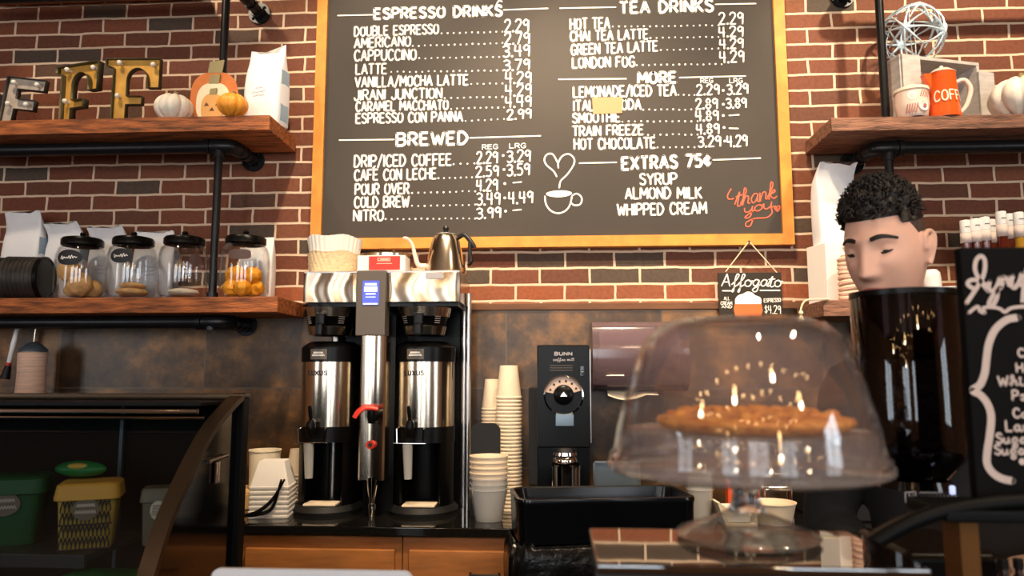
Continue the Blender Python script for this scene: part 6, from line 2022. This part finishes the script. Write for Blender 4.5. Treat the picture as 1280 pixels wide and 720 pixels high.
# black bin in front of the back counter
bx0_, bx1_ = ax(637, 2.3, 1.08), ax(858, 2.42, 1.08)
bnz = at(660, 622, 2.24).z
bt = thing('waste_bin', 'black slim rubbish bin with glossy rim in front of the oak cabinets', 'waste bin', ((bx0_ + bx1_) / 2, 2.37, 0.0), R(9))
bw_, bd_ = (bx1_ - bx0_) * 0.985, 0.26


def rrect(w, d, z, r=0.04, n=6):
    out = []
    for cx0, cy0, a0 in ((w / 2 - r, d / 2 - r, 0), (-w / 2 + r, d / 2 - r, PI / 2), (-w / 2 + r, -d / 2 + r, PI), (w / 2 - r, -d / 2 + r, 1.5 * PI)):
        for k in range(n + 1):
            a = a0 + PI / 2 * k / n
            out.append((cx0 + r * math.cos(a), cy0 + r * math.sin(a), z))
    return out


mb = MB()
zr = bnz
mb.skin_rings([[mb.bm.verts.new(v) for v in rrect(bw_ - i, bd_ - i, z)] for i, z in ((0.16, 0.0), (0.15, 0.01), (0.05, zr - 0.14))])
mb.build('bin_body', M['bin'], bt)
mb = MB()
mb.skin_rings([[mb.bm.verts.new(v) for v in rrect(bw_ - i, bd_ - i, z)] for i, z in ((0.012, zr - 0.128), (0.004, zr - 0.02), (0.0, zr - 0.012), (0.004, zr - 0.002), (0.02, zr), (0.034, zr - 0.004), (0.05, zr - 0.05), (0.06, zr - 0.12))], False, True)
mb.build('rim', M['bin'], bt)
mb = MB()
rings = []
for i, (dx, z) in enumerate(((-0.002, zr - 0.128), (0.012, zr - 0.14), (0.03, zr - 0.17), (0.034, zr - 0.22), (0.022, zr - 0.3), (0.01, zr - 0.36), (-0.03, zr - 0.4))):
    ring = []
    for k, v in enumerate(rrect(bw_ + dx, bd_ + dx, z, 0.05, 10)):
        q = 1 + 0.018 * math.sin(k * 1.7 + i * 0.8) * (1 if i else 0)
        ring.append(mb.bm.verts.new((v[0] * q, v[1] * q, v[2] + 0.006 * math.sin(k * 2.3))))
    rings.append(ring)
mb.skin_rings(rings, False, False)
mb.build('bin_bag', M['bag_black'], bt, solid=0.002)

# silver laptop at the bottom edge
a, b = at(267, 709, 1.0), at(517, 709, 1.0)
lw_ = b.x - a.x
lt_ = thing('laptop', 'silver laptop open on the front bar, only its lid edge in view', 'laptop', ((a.x + b.x) / 2, 1.03, 1.0008))
hh = a.z - 1.0008
pts = [(-lw_ / 2, 0.012), (lw_ / 2, 0.012)] + [(lw_ / 2 - 0.012 + 0.012 * math.cos(t), hh - 0.012 + 0.012 * math.sin(t)) for t in [PI / 2 * k / 6 for k in range(7)]] + \
      [(-lw_ / 2 + 0.012 + 0.012 * math.cos(t), hh - 0.012 + 0.012 * math.sin(t)) for t in [PI / 2 + PI / 2 * k / 6 for k in range(7)]]
MB().prism(pts, -0.036, -0.03).build('lid', M['laptop'], lt_)
MB().box((0, 0.07, 0.007), (lw_, 0.19, 0.013), bev=0.004).build('keyboard_base', M['laptop'], lt_)
MB().cyl((-lw_ * 0.4, -0.028, 0.012), (lw_ * 0.4, -0.028, 0.012), 0.005, n=12).build('hinge', M['black'], lt_)

# ------------------------------------------------------------------ the barista
HY_ = 1.53
eye = at(1108, 317, HY_)
TYAW = R(-30)
HEADL = Vector((-0.10, -0.10, eye.z + 0.003))                 # head centre in the body's frame
rot = Matrix.Rotation(TYAW, 3, 'Z')
base = Vector((eye.x, HY_, 0)) - rot @ Vector((HEADL.x, HEADL.y, 0))
man = thing('person', 'person with short curly dark hair looking down behind the smoked bean hopper', 'person', (base.x, base.y, 0), TYAW)
HM = Matrix.Translation(HEADL) @ Matrix.Rotation(R(-17), 4, 'Z') @ Matrix.Rotation(R(13), 4, 'X') @ Matrix.Diagonal((0.96, 0.98, 1.13, 1))


def ga(v, s):
    return math.exp(-(v / s) ** 2)


def face_pt(dx, dy, dz):
    """point of the head's surface in direction d; the face looks along -y"""
    sg = lambda v, p: math.copysign(abs(v) ** p, v)
    x, y, z = 0.074 * sg(dx, 0.95), 0.097 * dy, 0.118 * sg(dz, 0.97)
    if z < 0:
        t = -z / 0.118
        x *= 1 - 0.27 * t ** 1.6
        y *= (1 - 0.42 * t) if y > 0 else (1 - 0.05 * t)
    if y < 0:
        w = min(1.0, max(0.0, (-dy - 0.15) / 0.35))
        w = w * w * (3 - 2 * w)
        f = 0.0
        s = 0.0105 + 0.004 * max(0, min(1, (0.02 - z) / 0.05))
        if z > -0.031:
            amt = 0.004 + 0.023 * max(0.0, min(1.0, (0.022 - z) / 0.053)) ** 1.1
            if z > 0.022:
                amt *= ga(z - 0.022, 0.016)
        else:
            amt = 0.027 * ga(z + 0.031, 0.0085)
        f += amt * ga(x, s)
        for sx in (-1, 1):
            f += 0.0075 * ga(x - sx * 0.0145, 0.0075) * ga(z + 0.029, 0.009)
            f -= 0.0105 * ga(x - sx * 0.031, 0.0175) * ga(z - 0.010, 0.012)
            f += 0.0055 * ga(x - sx * 0.030, 0.024) * ga(z - 0.031, 0.009)
            f += 0.0045 * ga(x - sx * 0.044, 0.018) * ga(z + 0.016, 0.018)
        f += 0.0055 * ga(x, 0.02) * ga(z + 0.055, 0.006) + 0.006 * ga(x, 0.018) * ga(z + 0.068, 0.007)
        f -= 0.004 * ga(x, 0.024) * ga(z + 0.0612, 0.003)
        f += 0.008 * ga(x, 0.02) * ga(z + 0.1, 0.017)
        y -= f * w
    return Vector((x, y, z))


def sph(lo, la):
    return math.cos(la) * math.cos(lo), math.cos(la) * math.sin(lo), math.sin(la)


def add_patch(mb, nu, nv, fn):
    """closed ball-like surface from fn(lo, la)"""
    top, bot = mb.bm.verts.new(fn(0, PI / 2)), mb.bm.verts.new(fn(0, -PI / 2))
    rings = [[mb.bm.verts.new(fn(2 * PI * k / nu, PI / 2 - PI * i / nv)) for k in range(nu)] for i in range(1, nv)]
    for k in range(nu):
        mb.bm.faces.new((top, rings[0][k], rings[0][(k + 1) % nu]))
        mb.bm.faces.new((bot, rings[-1][(k + 1) % nu], rings[-1][k]))
    mb.skin_rings(rings, False, False)


def eye_c(sx):
    d = Vector((sx * 0.031 / 0.074, 0, 0.010 / 0.118))
    d.y = -math.sqrt(1 - d.x ** 2 - d.z ** 2)
    return face_pt(*d) + Vector((0, 0.0075, 0))


body = MB()
add_patch(body, 150, 110, lambda lo, la: HM @ face_pt(*sph(lo, la)))
for sx in (-1, 1):
    ec = eye_c(sx)
    body.ball(HM @ ec, 0.0128, 18, 12)
    er = [(-0.006, -0.026), (0.004, -0.012), (0.014, 0.006), (0.017, 0.022), (0.008, 0.031), (-0.004, 0.029), (-0.010, 0.016), (-0.010, 0.0)]
    body.tube([HM @ Vector((sx * (0.077 + 0.011 * (0.5 + p / 0.034)), 0.008 + p, q - 0.004)) for p, q in er], 0.0052, 8, smooth=3)
    body.tube([HM @ Vector((sx * 0.072, 0.006, -0.024)), HM @ Vector((sx * 0.078, 0.011, 0.0)), HM @ Vector((sx * 0.078, 0.014, 0.018))], [0.008, 0.011, 0.009], 10, smooth=3)
body.tube([HM @ Vector((0, 0.022, -0.03)), HM @ Vector((0, 0.03, -0.1)), Vector((-0.025, -0.035, 1.49)), Vector((0, 0.0, 1.42))], [0.05, 0.053, 0.058, 0.075], 24, smooth=4)
body.lathe([(0.0, 0.9), (0.15, 0.92), (0.165, 1.0), (0.15, 1.1), (0.165, 1.25), (0.185, 1.36), (0.17, 1.43), (0.1, 1.475), (0.0, 1.49)], 40, sy=0.64)
hands = {}
for sx in (-1, 1):
    S, E_, W_ = Vector((sx * 0.185, 0.0, 1.42)), Vector((sx * 0.25, -0.02, 1.14)), Vector((sx * 0.15, -0.14, 1.1 + 0.025 * sx))
    body.tube([Vector((sx * 0.12, 0, 1.43)), S, S.lerp(E_, 0.5), E_, E_.lerp(W_, 0.35), W_], [0.055, 0.056, 0.047, 0.039, 0.04, 0.028], 20, smooth=4)
    pd = Vector((-sx * 0.75, -0.38, -0.2)).normalized()
    side = pd.cross(Vector((0, 0, 1))).normalized()
    up = side.cross(pd).normalized()
    palm = W_ + pd * 0.05
    body.tube([W_ - pd * 0.01, W_ + pd * 0.03, W_ + pd * 0.07, W_ + pd * 0.088], [0.026, 0.034, 0.036, 0.03], 18, smooth=3, flat=0.48)
    for i, (o, ln) in enumerate(((-0.028, 0.07), (-0.0095, 0.08), (0.0095, 0.075), (0.027, 0.06))):
        r0 = W_ + pd * 0.08 + side * o
        body.tube([r0 - pd * 0.02, r0, r0 + pd * ln * 0.42 - up * ln * 0.06, r0 + pd * ln * 0.74 - up * ln * 0.28, r0 + pd * ln * 0.9 - up * ln * 0.55],
                  [0.0095, 0.0095, 0.0088, 0.008, 0.007], 10, smooth=3)
    q = W_ + pd * 0.025 + side * (-sx * 0.028)
    body.tube([q, q + side * (-sx * 0.022) + pd * 0.02, q + side * (-sx * 0.03) + pd * 0.05 - up * 0.012, q + side * (-sx * 0.026) + pd * 0.068 - up * 0.022], [0.013, 0.0115, 0.0095, 0.008], 10, smooth=3)
    body.tube([Vector((sx * 0.09, 0, 0.95)), Vector((sx * 0.1, -0.01, 0.72)), Vector((sx * 0.1, -0.005, 0.5)), Vector((sx * 0.1, 0.02, 0.3)), Vector((sx * 0.1, 0.025, 0.1)), Vector((sx * 0.1, 0.02, 0.05))],
              [0.085, 0.08, 0.058, 0.055, 0.038, 0.04], 20, smooth=4)
    body.tube([Vector((sx * 0.1, 0.045, 0.045)), Vector((sx * 0.102, -0.05, 0.045)), Vector((sx * 0.106, -0.16, 0.03))], [0.035, 0.04, 0.028], 14, smooth=3)
bo = body.build('body', M['skin'], man, ang=180)
rm = bo.modifiers.new('union', 'REMESH')
rm.mode = 'VOXEL'
rm.voxel_size = 0.0032
rm.use_smooth_shade = True
sm = bo.modifiers.new('soften', 'SMOOTH')
sm.factor = 0.5
sm.iterations = 2

for sx in (-1, 1):
    ec = eye_c(sx)
    # downcast eye: a sliver of the eyeball under the lid, dark lash line along the lid's edge
    e = MB()
    e.ball(HM @ (ec + Vector((0, -0.0016, -0.0042))), (0.0105, 0.0112, 0.008), 20, 14)
    e.build('eye', M['iris'], man)
    l = MB()
    pts = [HM @ (ec + Vector((sx * a, -0.0128 - 0.0012 + 0.55 * a * a / 0.012 * 1.2, -0.0035 - 0.0026 * math.cos(a / 0.0135 * PI / 2) + 0.0006 * a / 0.013))) for a in [-0.0135 + 0.0027 * k for k in range(11)]]
    l.tube(pts, [0.001] + [0.0021] * 9 + [0.0012], 6)
    l.build('eyelashes', M['hair'], man)
    b = MB()
    pts, rad = [], []
    for k in range(9):
        t = k / 8
        x = sx * (0.014 + 0.04 * t)
        z = 0.0265 + 0.007 * math.sin(PI * min(1, t * 0.85 + 0.08)) - 0.003 * t
        d = Vector((x / 0.074, 0, z / 0.118))
        d.y = -math.sqrt(max(0.02, 1 - d.x ** 2 - d.z ** 2))
        pts.append(HM @ (face_pt(*d) + Vector((0, -0.0006, 0))))
        rad.append(0.0044 * (0.75 + 0.6 * math.sin(PI * min(1, 0.2 + t * 0.8)) * (1 - 0.5 * t)))
    b.tube(pts, rad, 8, flat=0.7)
    b.build('eyebrow', M['hair'], man)
lp = MB()
for z, rr in ((-0.0565, 0.0034), (-0.0665, 0.0042)):
    pts = []
    for k in range(9):
        x = -0.022 + 0.0055 * k
        zz = z + (0.0022 if z > -0.06 else -0.001) * math.cos(x / 0.022 * PI / 2) * (1 if z > -0.06 else 1)
        d = Vector((x / 0.074, 0, zz / 0.118))
        d.y = -math.sqrt(max(0.02, 1 - d.x ** 2 - d.z ** 2))
        pts.append(HM @ (face_pt(d.x / 0.86, d.y, d.z) * 1.0 + Vector((x * 0.0, 0.0012, 0))))
    lp.tube(pts, [0.001] + [rr] * 7 + [0.001], 8)
lp.build('lips', M['lip'], man)


def hairline(lo):
    """latitude of the hair's lower edge: high over the forehead, down to the nape behind"""
    c = -math.sin(lo)                        # 1 in front, -1 behind
    return R(36) if c > 0.55 else R(36) - (0.55 - c) / 1.55 * R(76)


def fade_pt(lo, la):
    h = hairline(lo)
    la2 = max(la, h)
    p = face_pt(*sph(lo, la2))
    k = 1.0 + (0.022 if la > h else -0.05)
    return HM @ (p * k)


fd = MB()
add_patch(fd, 72, 40, fade_pt)
fd.build('short_side_hair', M['hair_fade'], man, ang=180)
hr = MB()


def top_pt(lo, la):
    d = Vector(sph(lo, la))
    la2 = max(la, R(24) + (R(8) if d.y < -0.5 else 0))
    d = Vector(sph(lo, la2))
    p = face_pt(*d)
    if la < R(20):
        return HM @ (p * 0.96)
    t = min(1.0, (la2 - R(22)) / R(30))
    front = max(0.0, -d.y)
    g = 0.003 + 0.012 * t * max(0.0, d.z) ** 0.8 + 0.012 * front * t
    n = 0.009 * mnoise.noise(d * 6.5) + 0.006 * mnoise.noise(d * 15)
    return HM @ (p + d.normalized() * (g + n))


add_patch(hr, 120, 80, top_pt)
random.seed(21)
for k in range(620):
    lo = random.uniform(0, 2 * PI)
    la = math.asin(random.uniform(math.sin(R(30)), 1.0))
    d = Vector(sph(lo, la))
    p = face_pt(*d)
    q0 = p + d * (0.0005 + 0.012 * max(0, d.z) ** 0.8 * min(1.0, (la - R(22)) / R(30)) + 0.008 * max(0, -d.y))
    u = d.orthogonal().normalized()
    v = d.cross(u)
    ph, rr = random.uniform(0, 6.3), random.uniform(0.004, 0.0075)
    pts = [HM @ (q0 + d * (0.004 * j) + (u * math.cos(ph + j * 1.15) + v * math.sin(ph + j * 1.15)) * rr) for j in range(5)]
    hr.tube(pts, [0.0019, 0.0019, 0.0017, 0.0014, 0.0007], 5)
hr.build('curly_top_hair', M['hair'], man, ang=180)

sh_ = MB()
sh_.lathe([(0.0, 0.86), (0.168, 0.87), (0.178, 1.0), (0.165, 1.1), (0.18, 1.25), (0.2, 1.36), (0.186, 1.437), (0.12, 1.485), (0.0, 1.49)], 44, sy=0.68)
sh_.lathe([(0.08, 1.44), (0.076, 1.492), (0.068, 1.494), (0.0, 1.49)], 32, (-0.012, -0.014, 0))
for sx in (-1, 1):
    S, E_ = Vector((sx * 0.185, 0.0, 1.42)), Vector((sx * 0.25, -0.02, 1.14))
    sh_.tube([Vector((sx * 0.1, 0, 1.42)), S, S.lerp(E_, 0.5), E_, E_.lerp(Vector((sx * 0.15, -0.14, 1.1 + 0.025 * sx)), 0.35), E_.lerp(Vector((sx * 0.15, -0.14, 1.1 + 0.025 * sx)), 0.85)], [0.066, 0.068, 0.06, 0.052, 0.05, 0.043], 22, smooth=4)
so = sh_.build('shirt', M['shirt'], man, ang=180)
rm = so.modifiers.new('union', 'REMESH')
rm.mode = 'VOXEL'
rm.voxel_size = 0.008
rm.use_smooth_shade = True
tr_ = MB()
tr_.lathe([(0.0, 0.84), (0.172, 0.85), (0.174, 0.93), (0.16, 0.99), (0.0, 1.0)], 36, sy=0.7)
for sx in (-1, 1):
    tr_.tube([Vector((sx * 0.088, 0, 0.92)), Vector((sx * 0.1, -0.01, 0.7)), Vector((sx * 0.1, -0.005, 0.5)), Vector((sx * 0.1, 0.02, 0.25)), Vector((sx * 0.1, 0.022, 0.075))], [0.1, 0.094, 0.074, 0.066, 0.058], 22, smooth=4)
to = tr_.build('trousers', M['trouser'], man, ang=180)
rm = to.modifiers.new('union', 'REMESH')
rm.mode = 'VOXEL'
rm.voxel_size = 0.008
rm.use_smooth_shade = True
for sx in (-1, 1):
    s = MB()
    s.tube([Vector((sx * 0.1, 0.075, 0.05)), Vector((sx * 0.1, 0.03, 0.055)), Vector((sx * 0.103, -0.07, 0.05)), Vector((sx * 0.107, -0.19, 0.034)), Vector((sx * 0.107, -0.21, 0.03))], [0.03, 0.048, 0.05, 0.036, 0.018], 18, smooth=4)
    s.box((sx * 0.104, -0.065, 0.008), (0.088, 0.27, 0.016), bev=0.006)
    s.build('shoe', M['shoe'], man)
